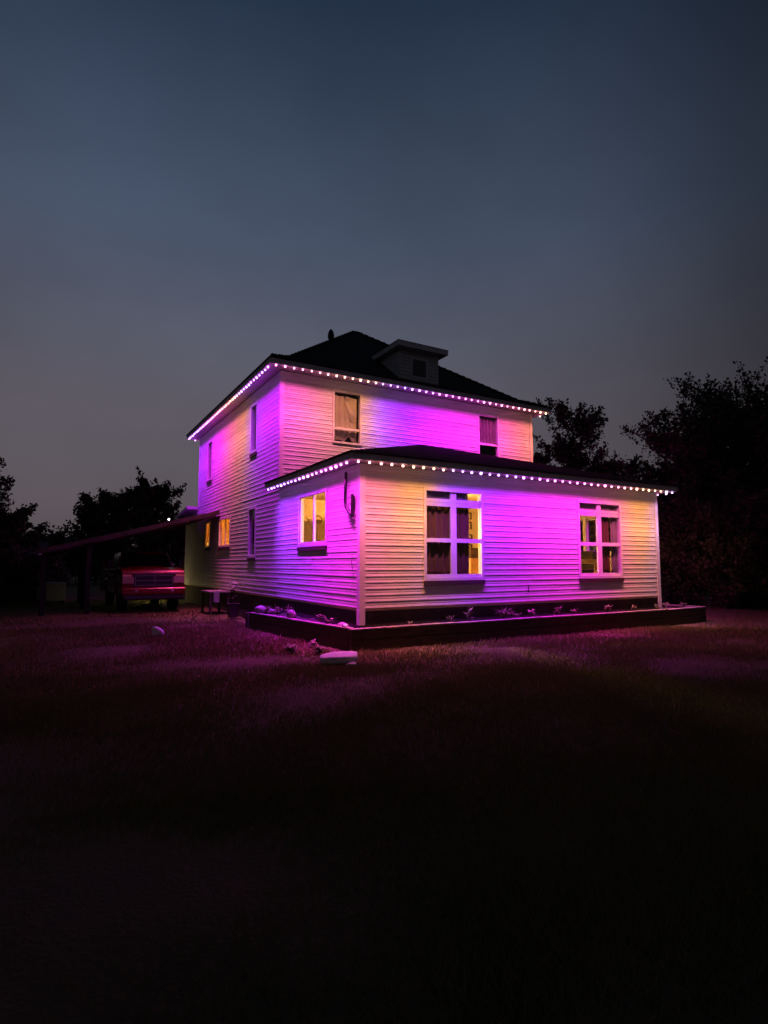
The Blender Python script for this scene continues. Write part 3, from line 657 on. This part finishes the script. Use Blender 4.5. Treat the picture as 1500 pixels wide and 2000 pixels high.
def weed(x, y, z, h, n, label, seed, m=WEED, spread=.5, leafw=.03, name='weed_plant', cat='plant', group='weeds and small plants in the raised planter'):
    rs = random.Random(seed); t = thing(name, label, cat, (x, y, z), 0, group); ms = MB(); ml = MB()
    for i in range(n):
        a = rs.uniform(0, 2*math.pi); l = h*rs.uniform(.5, 1.05); sp = spread*rs.uniform(.3, 1)
        p = [Vector((math.cos(a)*sp*l*s*s, math.sin(a)*sp*l*s*s, l*s*(1-.22*s*sp))) for s in (0, .35, .7, 1)]
        ms.tube(p, [.006, .005, .004, .002], 4)
        for q in range(7):
            s = rs.uniform(.15, 1); b = p[min(3, int(s*3))]; aa = rs.uniform(0, 2*math.pi); L_ = rs.uniform(.05, .13)*min(1.3, h*3)
            d = Vector((math.cos(aa), math.sin(aa), rs.uniform(-.2, .6))).normalized()*L_; sd = d.cross(Vector((0,0,1))).normalized()*leafw*rs.uniform(.6, 1.2)
            ml.add([b, b+d*.5+sd, b+d, b+d*.5-sd], [(0,1,2,3)])
    ms.build('stem', m, t); ml.build('leaf_spray', m, t)
weed(2.55, -.13, .36, .40, 7, 'upright weed in the planter below the left front window', 1, spread=.35)
weed(3.50, -.13, .36, .34, 16, 'bushy pale weed in the planter between the two front windows', 2, spread=.9)
weed(3.85, -.12, .36, .26, 12, 'low spreading weed beside the bushy pale weed', 3, spread=1.1)
weed(5.15, -.12, .36, .30, 8, 'thin weed in the planter left of the right front window', 4, spread=.6)
weed(5.75, -.12, .36, .22, 8, 'small weed at the left edge below the right front window', 5, spread=.7)
weed(7.9, -.12, .36, .24, 9, 'small weed in the planter right of the right front window', 6, spread=.7)
weed(9.6, .15, .36, .22, 14, 'low weed in the planter past the right corner of the wing', 7, spread=1.2)
weed(10.4, .1, .36, .18, 12, 'low weed at the right end of the planter', 8, spread=1.2)
weed(1.05, -.12, .36, .16, 6, 'tiny weed in the planter near the near corner', 9, spread=.8)
weed(-.28, 1.2, .36, .26, 9, 'weed in the left leg of the planter nearest the corner', 10, spread=.7)
weed(-.42, 2.75, .36, .34, 10, 'tall weed in the middle of the planter\'s left leg', 11, spread=.5)
weed(-.60, 3.7, .36, .28, 11, 'weed at the far end of the planter\'s left leg', 12, spread=.8)
weed(2.05, -.12, .36, .22, 9, 'low weed in the planter below the left edge of the left front window', 16, spread=.9)
weed(4.35, -.13, .36, .28, 10, 'weed midway between the two front windows, right of the low spreading weed', 17, spread=.8)
weed(6.9, -.12, .36, .26, 9, 'weed centred below the right front window', 18, spread=.7)
weed(8.9, -.12, .36, .22, 8, 'weed by the right corner board of the wing', 19, spread=.7)
weed(-.32, .75, .36, .24, 10, 'low weed on the planter\'s left leg below the sliding window', 20, spread=.9)
weed(-.52, 3.2, .36, .30, 12, 'bushy weed beside the rounded stone on the planter\'s left leg', 21, spread=.8)
weed(-.95, -.25, -.03, .22, 26, 'tuft of dry grass by the planter corner', 13, spread=1.1, name='grass_tuft', cat='tuft', group='tufts by the planter corner')
weed(-1.35, .1, -.03, .24, 26, 'ragged tuft of dry grass left of the planter corner', 14, spread=1.2, name='grass_tuft', cat='tuft', group='tufts by the planter corner')
weed(-.75, .55, -.03, .20, 20, 'short tuft of dry grass against the planter\'s left leg', 15, spread=1.2, name='grass_tuft', cat='tuft', group='tufts by the planter corner')

def rock(name, label, cat, loc, s, m, seed, group=None, rough=.18):
    rs = np.random.default_rng(seed); bm = bmesh.new(); bmesh.ops.create_icosphere(bm, subdivisions=3, radius=1)
    ph = rs.uniform(0, 6, (6, 3)); fq = rs.uniform(1, 3.4, (6, 3))
    for q in bm.verts:
        c = np.array(q.co); d = 1 + rough*sum(math.sin(float(fq[i] @ c) + ph[i,0]) for i in range(6))/2.4
        q.co = Vector((c[0]*d*s[0], c[1]*d*s[1], c[2]*d*s[2]))
    me = bpy.data.meshes.new(name); bm.to_mesh(me); bm.free(); me.materials.append(m); me.polygons.foreach_set('use_smooth', [True]*len(me.polygons))
    o = bpy.data.objects.new(name, me); COL.objects.link(o); o.location = loc; return tag(o, label, cat, group)
G_ = 'stones in the planter'
rock('stone', 'rounded stone at the far left end of the planter', 'stone', (-.66, 4.05, .46), (.14, .15, .12), STONE, 1, G_)
rock('stone', 'low grey stone behind the rounded stone at the planter\'s left end', 'stone', (-.42, 4.0, .42), (.14, .12, .08), STONE, 2, G_)
rock('stone', 'upright stone in the middle of the planter\'s left leg', 'stone', (-.50, 2.35, .46), (.10, .13, .13), STONE, 3, G_)
rock('stone', 'small stone near the siding at the planter\'s corner', 'stone', (-.22, .35, .40), (.09, .08, .06), STONE, 4, G_)
rock('stone', 'small white stone on the planter cap at the near corner', 'stone', (-.33, -.03, .43), (.05, .05, .04), PALE, 5, G_)
# paving slab on the lawn
def slab():
    o = rock('paving_slab', 'pale worn slab lying on the lawn before the planter corner', 'slab', (-1.08, -1.33, .085), (.325, .20, .062), PALE, 21, rough=.10)
    o.rotation_euler = (R(5), R(-2), R(-28))
    for q in o.data.vertices:   # square the lump into a slab with worn corners
        c = q.co; f = 1.25; c.x = math.copysign(min(abs(c.x)*f, .30), c.x); c.y = math.copysign(min(abs(c.y)*f, .19), c.y); c.z = math.copysign(min(abs(c.z)*1.5, .052), c.z)
slab()
rock('stone', 'small pale stone under the front edge of the slab on the lawn', 'stone', (-.98, -1.62, .01), (.085, .06, .04), PALE, 22)
lit = rock('crumpled_bag', 'small crumpled white bag on the lawn before the truck', 'litter', (-3.08, 3.78, .10), (.13, .12, .11), mat('white_plastic_bag', (.78, .78, .78), .45), 23, rough=.32)

# table, jug and potted flower by the left wall
tb = thing('bench', 'low dark bench against the left wall past the planter', 'bench', (-.42, 9.6, 0))
m2 = MB(); m2.box(-.34, .34, -.62, .62, .66, .71); m2.build('bench_top', mat('grey_bench_wood', (.20, .18, .17), .8, var=.2), tb)
for sx in (-.28, .28):
    for sy in (-.55, .55):
        m2 = MB(); m2.box(sx-.035, sx+.035, sy-.035, sy+.035, -.03, .66); m2.build('leg', TIMBER, tb)
m2 = MB()   # a small cloth over the near end of the bench
for k in range(6):
    y0 = 8.985 + .004*math.sin(k*2.1); x0 = -.62 + k*.03
    m2.hexa([(x0, y0-.012, .36+.02*math.sin(k*1.7)), (x0+.03, y0-.012+.006*math.sin(k), .36+.02*math.sin(k*1.7+1.7)), (x0+.03, y0-.006+.006*math.sin(k), .36+.02*math.sin(k*1.7+1.7)), (x0, y0-.006, .36+.02*math.sin(k*1.7)),
             (x0, y0-.016, .72), (x0+.03, y0-.016, .72), (x0+.03, y0-.006, .72), (x0, y0-.006, .72)])
m2.box(-.62, -.44, 8.97, 9.16, .711, .724)
tag(m2.build('cloth', mat('pale_rag', (.45,.43,.43), .9)), 'pale cloth hanging over the near end of the dark bench', 'cloth')
pt = thing('potted_plant', 'potted plant with one pale flower head standing by the left wall', 'potted plant', (-.30, 7.85, -.03))
m2 = MB(); m2.lathe([(.15,0),(.20,.40),(.22,.42)], n=14); m2.build('pot', SKIRT, pt)
m2 = MB(); m2.tube([(0,0,.42),(.01,-.02,.7),(.0,-.05,.93)], .012, 5); m2.build('stem', WEED, pt)
m2 = MB()
c = Vector((0, -.05, 1.0))
for i in range(46):   # a ball of small petals
    z = 1-2*(i+.5)/46; a = i*2.4; q = Vector((math.sqrt(1-z*z)*math.cos(a), math.sqrt(1-z*z)*math.sin(a), z*.75)); u = q.cross(Vector((.3,.2,1))).normalized()*.035; p = c+q*.085
    m2.add([p, p+q*.04+u, p+q*.075, p+q*.04-u], [(0,1,2,3)])
m2.build('flower_head', mat('pale_petal', (.7,.66,.66), .7, translucent=.2), pt)
m2 = MB(); rs = random.Random(5)
for i in range(34):
    a = rs.uniform(0, 6.28); z = rs.uniform(.45, .82); L_ = rs.uniform(.10, .22); d = Vector((math.cos(a), math.sin(a), rs.uniform(-.1,.6)))*L_; sd = Vector((-math.sin(a), math.cos(a), 0))*.03; b = Vector((0,0,z)); m2.add([b, b+d*.5+sd, b+d, b+d*.5-sd], [(0,1,2,3)])
m2.build('leaf_spray', LEAF, pt)

# ------------------------------------------------------------------ carport
cp = thing('carport', 'dark lean-to carport sloping down from the left wall over the truck', 'carport', (0, 0, 0))
CX, CZ0, CZ1 = -5.55, 3.47, 1.99
def cz(x): return CZ0 + (CZ1-CZ0)*(x/CX)
m2 = MB(); m2.hexa([(CX,10.9,CZ1),(-.03,10.9,CZ0),(-.03,16.9,CZ0),(CX,16.9,CZ1),(CX,10.9,CZ1+.05),(-.03,10.9,CZ0+.05),(-.03,16.9,CZ0+.05),(CX,16.9,CZ1+.05)]); m2.build('roof', CARPORTM, cp)
BF = mat('brown_fascia', (.06, .046, .042), .85, var=.35, vscale=4, bump=.4)
fx = [CX-.06, -3.9, -1.95, -.03]; jz = [.012, -.014, .010]
for a, b_, q in zip(fx, fx[1:], jz):
    m2 = MB(); za, zb_ = cz(a)+q, cz(b_)+q*.3
    m2.hexa([(a,10.84,za-.10),(b_-.006,10.84,zb_-.10),(b_-.006,10.895,zb_-.10),(a,10.895,za-.10),(a,10.84,za+.055),(b_-.006,10.84,zb_+.055),(b_-.006,10.895,zb_+.055),(a,10.895,za+.055)]); m2.build('fascia', BF, cp)
for y in (11.02, 13.9, 16.8):
    for x in (-5.4, -4.15):
        m2 = MB(); m2.box(x-.07, x+.07, y-.07, y+.07, -.1, cz(x)-.012); m2.build('post', mat('black_stained_post', (.013, .011, .010), .9, var=.3), cp)
for i in range(8):
    y = 11.3+i*.75
    m2 = MB(); m2.hexa([(CX+.1,y,cz(CX+.1)-.14),(-.04,y,CZ0-.15),(-.04,y+.05,CZ0-.15),(CX+.1,y+.05,cz(CX+.1)-.14),(CX+.1,y,cz(CX+.1)-.004),(-.04,y,CZ0-.008),(-.04,y+.05,CZ0-.008),(CX+.1,y+.05,cz(CX+.1)-.004)]); m2.build('rafter', TIMBER, cp)
fl = thing('floodlight', 'small bright white light on the carport roof edge', 'light', (-1.74, 10.98, cz(-1.74)+.052))
m2 = MB(); m2.box(-.05, .05, -.02, .08, 0, .10); m2.build('housing', DARKMETAL, fl)
m2 = MB(); m2.lathe([(.008,-.032),(.028,-.018),(.034,.0),(.028,.02),(.010,.032)], (-.01,-.07,.07), 10); m2.build('lens', emis('white_led', (1, .85, .92), 8), fl, smooth=True)
# work lamp that lights the back of the carport
gl = thing('work_light', 'warm low work light on the ground at the back of the carport behind the truck', 'work light', (-1.14, 17.0, -.03))
m2 = MB(); m2.box(-.12, .12, -.10, .10, 0, .03); m2.build('foot', DARKMETAL, gl)
m2 = MB(); m2.tube([(0,0,.03),(0,0,.30)], .02, 6); m2.build('pole', DARKMETAL, gl)
m2 = MB(); m2.lathe([(.03,.302),(.07,.33),(.08,.40),(.06,.46),(.02,.48)], (0,0,0), 12); m2.build('lamp_globe', emis('yellow_lamp', (1, .74, .30), 55), gl, smooth=True)

# storage things at the left
ch = thing('chest', 'pale lidded chest standing at the left under the carport', 'chest', (-5.15, 17.6, -.03), R(8))
m2 = MB(); m2.box(-.46, .46, -.35, .35, .12, .80); m2.build('chest_body', mat('pale_grey_enamel', (.55,.55,.55), .5, var=.1), ch, bevel=.03); m2 = MB(); m2.box(-.48, .48, -.37, .37, .803, .87); m2.build('lid', MATS['pale_grey_enamel'], ch, bevel=.02)
for sx in (-.4, .4):
    for sy in (-.3, .3):
        m2 = MB(); m2.box(sx-.04, sx+.04, sy-.04, sy+.04, 0, .12); m2.build('leg', BLACKPL, ch)
sh = thing('shed', 'dark shed with a pale roof edge behind the carport at the left', 'shed', (-7.3, 20.5, 0))
m2 = MB(); m2.box(-1.9, 1.7, -1.4, 1.4, -.1, 1.98); m2.build('wall', mat('dark_shed_boards', (.045, .035, .032), .85, var=.3), sh)
m2 = MB(); m2.prism([(-1.75, 2.05), (0, 2.6), (1.75, 2.05), (1.75, 1.985), (-1.75, 1.985)], -2.1, 1.95, 'x'); m2.build('roof', ROOF, sh)
m2 = MB(); m2.box(-2.12, 1.97, -1.79, -1.752, 1.98, 2.10); m2.build('fascia', MATS['weathered_white_fascia'], sh)
m2 = MB(); m2.box(-.6, .3, -1.44, -1.402, 0, 1.8); m2.build('door', MATS['dark_shed_boards'], sh)

# ------------------------------------------------------------------ truck
tk = thing('pickup_truck', 'dark red pickup truck parked nose out under the carport', 'pickup truck', (-2.18, 10.75, -.03), R(1.5))
def rr(prof, x0, x1, name, m, parent=tk, bevel=.03): b = MB(); b.prism(prof, x0, x1, 'x'); return b.build(name, m, parent, bevel=bevel)
HW = 1.0
body = rr([(.14,.62),(.05,.80),(.04,1.20),(.03,1.33),(.10,1.42),(.40,1.48),(1.00,1.51),(1.48,1.52),(1.52,1.46),(5.75,1.44),(5.80,.70),(5.75,.58),(5.0,.58),(4.85,.92),(4.6,1.02),(4.35,.92),(4.15,.58),(1.55,.58),(1.38,.92),(1.12,1.02),(.85,.92),(.70,.58)], -HW, HW, 'body', REDPAINT, bevel=.085)
# cab with raked glass
b = MB(); b.add([(-.96,1.42,1.44),(.96,1.42,1.44),(.96,3.95,1.44),(-.96,3.95,1.44),(-.78,2.12,2.06),(.78,2.12,2.06),(.80,3.70,2.06),(-.80,3.70,2.06)], [(0,3,2,1),(4,5,6,7),(0,1,5,4),(1,2,6,5),(2,3,7,6),(3,0,4,7)])
b.build('cab', REDPAINT, tk, bevel=.05)
b = MB()   # crowned hood
for i in range(8):
    xa, xb = -.72+i*.18, -.54+i*.18; ca, cb_ = .055*(1-(xa/.72)**2), .055*(1-(xb/.72)**2)
    b.add([(xa,.12,1.425+ca*.6),(xb,.12,1.425+cb_*.6),(xb,.5,1.49+cb_),(xa,.5,1.49+ca),(xa,1.44,1.515+ca),(xb,1.44,1.515+cb_)], [(0,1,2,3),(3,2,5,4)])
    b.add([(xa,.12,1.40),(xb,.12,1.40),(xb,.12,1.425+cb_*.6),(xa,.12,1.425+ca*.6)], [(0,1,2,3)])
b.build('hood', REDPAINT, tk, smooth=True)
for s in (-1, 1):
    for yc in (1.12, 4.6):   # flared wheel-arch lips
        b = MB(); b.tube([(s*1.0, yc+.52*math.cos(a), .50+.54*math.sin(a)) for a in np.linspace(.12, math.pi-.12, 12)], .035, 6); b.build('wheel_arch', REDPAINT, tk, smooth=True)
b = MB(); b.add([(-.86,1.455,1.50),(.86,1.455,1.50),(.76,2.02,1.985),(-.76,2.02,1.985),(-.86,1.52,1.50),(.86,1.52,1.50),(.76,2.08,1.985),(-.76,2.08,1.985)], [(0,1,2,3),(7,6,5,4),(0,4,5,1),(1,5,6,2),(2,6,7,3),(3,7,4,0)]); b.build('windshield', DARKGLASS, tk)
for s in (-1, 1):
    for (ya, yb, yc, yd) in ((1.85, 2.68, 2.68, 2.24), (2.76, 3.72, 3.60, 2.76)):
        b = MB(); x0, x1 = s*.955, s*.825
        q = [(x0, ya, 1.50), (x0, yb, 1.50), (x1, yc, 1.92), (x1, yd, 1.92)]
        b.hexa([*q, *[(x+s*.016, y, z) for x, y, z in q]]); b.build('side_window', DARKGLASS, tk)
    for (ya, yb) in ((1.62, 2.70), (2.74, 3.72)):
        b = MB(); b.box(min(s*1.001, s*1.012), max(s*1.001, s*1.012), ya, yb, .66, 1.40); d = b.build('door', REDPAINT, tk)
        b = MB(); b.box(min(s*1.013, s*1.045), max(s*1.013, s*1.045), yb-.24, yb-.08, 1.20, 1.24); b.build('handle', CHROME, d)
    # mirror
    b = MB(); b.tube([(s*.98, 1.72, 1.50), (s*1.14, 1.68, 1.54)], .02, 6); mr = b.build('mirror_arm', BLACKPL, tk)
    b = MB(); b.box(min(s*1.10, s*1.28), max(s*1.10, s*1.28), 1.60, 1.70, 1.46, 1.78); b.build('mirror', BLACKPL, tk, bevel=.02)
    # headlight
    b = MB(); b.box(min(s*.62, s*.985), max(s*.62, s*.985), -.012, .07, .98, 1.20); hl = b.build('headlight', LAMPGL, tk, bevel=.015)
    b = MB(); b.box(min(s*.70, s*.98), max(s*.70, s*.98), -.010, .07, 1.215, 1.275); b.build('marker_lamp', mat('amber_lens', (.80, .45, .30), .25), tk)
    b = MB(); b.lathe([(.055,-.01),(.07,.0)], n=12); fo = b.build('fog_lamp', LAMPGL, tk); fo.location = (s*.70, -.085, .62); fo.rotation_euler = (R(90), 0, 0)
b = MB(); b.box(-.64, .64, -.006, .06, .885, 1.29); gr = b.build('grille', BLACKPL, tk)
for z in (.90, 1.06, 1.22):
    b = MB(); b.box(-.60, .60, -.028, -.007, z, z+.03); b.build('grille_bar', mat('dull_dark_chrome', (.22, .21, .21), .38, metal=1., var=.2), gr)
for x in (-.605, 0, .575):
    b = MB(); b.box(x, x+.03, -.030, -.0285, .92, 1.24); b.build('grille_bar', mat('dull_dark_chrome', (.22, .21, .21), .38, metal=1., var=.2), gr)
b = MB(); b.prism([(-.10,.60),(-.14,.66),(-.14,.80),(-.10,.84),(.0,.84),(.0,.60)], -.99, .99, 'x'); bp = b.build('front_bumper', REDPAINT, tk, bevel=.015)
for x in (-.62, .52):  # chrome pieces added for glints on the bumper
    b = MB(); b.prism([(-.175,.70),(-.145,.69),(-.145,.77),(-.175,.76)], x, x+.10, 'x'); b.build('glint_hook', CHROME, bp, bevel=.01)
b = MB(); b.prism([(-.09,.44),(-.11,.50),(-.09,.596),(.1,.596),(.1,.44)], -.93, .93, 'x'); b.build('air_dam', BLACKPL, tk)
tyre = MB(); 
for (r0_, r1_) in ((0, 0),): tyre.lathe([(.22,-.13),(.37,-.13),(.40,-.09),(.40,.09),(.37,.13),(.22,.13)], n=24)
TY = tyre.mesh('tyre', RUBBER, False)
rim = MB(); rim.lathe([(.05,.11),(.215,.125),(.218,-.12),(.05,-.08)], n=20); RI = rim.mesh('rim', CHROME)
for x in (-.84, .84):
    for y in (1.12, 4.6):
        wv = bpy.data.objects.new('wheel', TY); COL.objects.link(wv); wv.parent = tk; wv.location = (x, y, .40); wv.rotation_euler = (0, R(90 if x > 0 else -90), 0)
        link('rim', RI, wv)
b = MB(); b.box(-.7, .7, .5, 5.6, .50, .60); b.build('chassis', BLACKPL, tk)

# ------------------------------------------------------------------ trees
def tree(label, x, y, h, crown_r, crown_z0, seed, m=LEAF, nbr=60, leaf=.12, density=1.0, up=.45, name='tree', cat='tree', squash=1.0, group=None, trunk_r=.16):
    rs = np.random.default_rng(seed); t = thing(name, label, cat, (x, y, -.05), 0, group)
    tb_ = MB(); lean = rs.normal(0, .25, 2)
    tb_.tube([(0,0,0), (lean[0]*.3, lean[1]*.3, h*.33), (lean[0]*.6, lean[1]*.6, h*.66), (lean[0], lean[1], h*.94)], [trunk_r, trunk_r*.75, trunk_r*.42, trunk_r*.1], 7)
    zc = (crown_z0+h)/2; rz_ = (h-crown_z0)/2
    P = []; 
    for i in range(nbr):
        a = rs.uniform(0, 2*math.pi); z0 = crown_z0 + (h-crown_z0)*rs.uniform(-.05, .80)**1.0
        # reach of the crown at this height
        tz = np.clip((z0 + .22*rz_ - zc)/rz_, -1, 1); reach = crown_r*math.sqrt(max(.06, 1-tz*tz))*rs.uniform(.55, 1.12)
        ue = rs.uniform(.05, 1.0)*up*2
        p0 = np.array([lean[0]*z0/h, lean[1]*z0/h, z0]); p3 = p0 + np.array([math.cos(a)*reach, math.sin(a)*reach*squash, reach*ue + .15*rz_*rs.uniform(0, 1)])
        p3[2] = min(p3[2], h*rs.uniform(.93, 1.03))
        mid = (p0+p3)/2 + np.array([0, 0, -.08*reach]) + rs.normal(0, .06*reach, 3)
        tb_.tube([p0, mid, p3], [trunk_r*.28, trunk_r*.16, trunk_r*.05], 4)
        n = int(150*density*rs.uniform(.6, 1.3)); s = rs.beta(2.0, 1.1, n)[:, None]
        base = (1-s)**2*p0 + 2*s*(1-s)*mid + s*s*p3; rad = (.34*(1-s)+.11)*crown_r*.42
        P.append(base + rs.normal(0, 1, (n, 3))*rad*np.array([1, 1, .85]))
        for q in range(3):   # side shoots, pointing up and out
            s0 = rs.uniform(.35, 1); b0 = (1-s0)**2*p0 + 2*s0*(1-s0)*mid + s0*s0*p3
            d = np.array([math.cos(a+rs.normal(0,.9)), math.sin(a+rs.normal(0,.9)), rs.uniform(.3, 1.6)])*crown_r*rs.uniform(.12, .30)
            tb_.tube([b0, b0+d], [trunk_r*.06, .006], 3)
            n2 = int(46*density); s2 = rs.uniform(0, 1, n2)[:, None]; P.append(b0 + d*s2 + rs.normal(0, 1, (n2, 3))*crown_r*(.055*(1-s2)+.025))
    P = np.concatenate(P); P = P[P[:,2] > .05]; n = len(P)
    d1 = rs.normal(0, 1, (n, 3)); d1 /= np.linalg.norm(d1, axis=1)[:, None]; d2 = np.cross(d1, rs.normal(0, 1, (n, 3))); d2 /= np.linalg.norm(d2, axis=1)[:, None]+1e-6
    L_ = leaf*rs.uniform(.6, 1.35, n)[:, None]; v = np.stack([P-d1*L_*.5, P+d2*L_*.32, P+d1*L_*.5, P-d2*L_*.32], 1).reshape(-1, 3)
    me = bpy.data.meshes.new('crown'); me.vertices.add(4*n); me.vertices.foreach_set('co', v.reshape(-1)); me.loops.add(4*n); me.loops.foreach_set('vertex_index', np.arange(4*n, dtype=np.int32))
    me.polygons.add(n); me.polygons.foreach_set('loop_start', np.arange(0, 4*n, 4, dtype=np.int32)); me.update(); me.validate(); me.materials.append(m)
    tb_.build('trunk', BARK, t); link('crown', me, t); return t
GT = 'dark trees round the house'
tree('tall dark broadleaf tree rising right of the house, tallest of all', 21.28, 4.01, 10.49, 3.36, 1.5, 31, nbr=115, leaf=.15, group=GT, trunk_r=.24)
tree('broad dark tree just right of the wing, lower than the tall one behind', 17.05, 4.35, 8.45, 2.30, 1.0, 32, m=LEAF2, nbr=75, leaf=.14, group=GT)
tree('dark tree cut by the right edge of the view', 19.90, 1.61, 7.79, 2.66, .8, 33, nbr=80, leaf=.14, group=GT)
tree('dense bush-like tree low beside the right corner of the wing', 16.77, 2.66, 3.92, 2.35, .2, 34, m=LEAF2, nbr=70, leaf=.13, group=GT)
tree('slender upright tree with finger-like twigs behind the right of the house', 18.20, 10.44, 10.36, 1.87, 2.0, 35, nbr=62, leaf=.16, up=.8, group=GT)
tree('low rounded tree tucked between the upper wall and the slender tree', 17.51, 12.21, 8.23, 1.24, 2.0, 36, nbr=34, leaf=.16, up=.5, group=GT)
tree('small rounded tree seen over the wing roof, right of the slender tree', 20.84, 10.36, 7.68, 1.52, 2.0, 37, nbr=34, leaf=.16, up=.5, group=GT)
tree('dark bushy tree behind the carport, right one of the pair', -0.09, 28.32, 6.64, 2.00, 2.0, 38, nbr=52, leaf=.19, up=.7, group=GT)
tree('dark bushy tree behind the carport, left one of the pair', -2.40, 29.71, 6.10, 2.24, 2.0, 39, nbr=52, leaf=.19, up=.6, group=GT)
tree('low dark tree behind the back of the carport beside the house', 2.07, 29.64, 4.32, 1.86, .3, 42, nbr=44, leaf=.19, up=.5, group=GT)
tree('dark tree at the left edge of the view with a branch against the sky', -8.64, 19.39, 6.15, 2.14, 3.2, 40, nbr=30, leaf=.14, up=.25, group=GT)
tree('low dark tree at the far left under the branch', -6.85, 19.73, 4.12, 1.45, .3, 41, m=LEAF2, nbr=50, leaf=.15, up=.5, group=GT)
GS = 'dark shrubs along the back of the lawn'
for i, (x, y, h, cr_, lab) in enumerate(((-6.75, 16.40, 2.10, 1.27, 'dark shrub at the far left edge beside the lawn'), (-5.50, 19.19, 1.85, 1.22, 'dark shrub left of the pale chest'),
        (16.61, 4.11, 1.98, 1.23, 'dark shrub behind the right end of the planter'), (17.35, 2.50, 2.26, 1.27, 'dark shrub right of the planter end'), (17.61, 1.17, 2.42, 1.22, 'dark shrub at the right edge beside the lawn'))):
    tree(lab, x, y, h, cr_, 0.0, 50+i, nbr=46, leaf=.12, up=.6, name='shrub', cat='shrub', group=GS, trunk_r=.05)
for i, (x, y, h, cr_, lab) in enumerate(((-6.70, 44.05, 3.41, 4.92, 'far dark tree low on the horizon at the left'), (-1.82, 45.87, 3.48, 4.90, 'far dark tree low on the horizon behind the carport'), (35.30, 19.31, 8.64, 5.33, 'far dark tree filling the gap behind the wing roof'), (45.52, 15.57, 10.22, 6.41, 'far dark tree behind the tall tree at the right'))):
    tree(lab, x, y, h, cr_, 0.5, 60+i, nbr=50, leaf=.26, up=.4, group='far dark trees on the horizon')
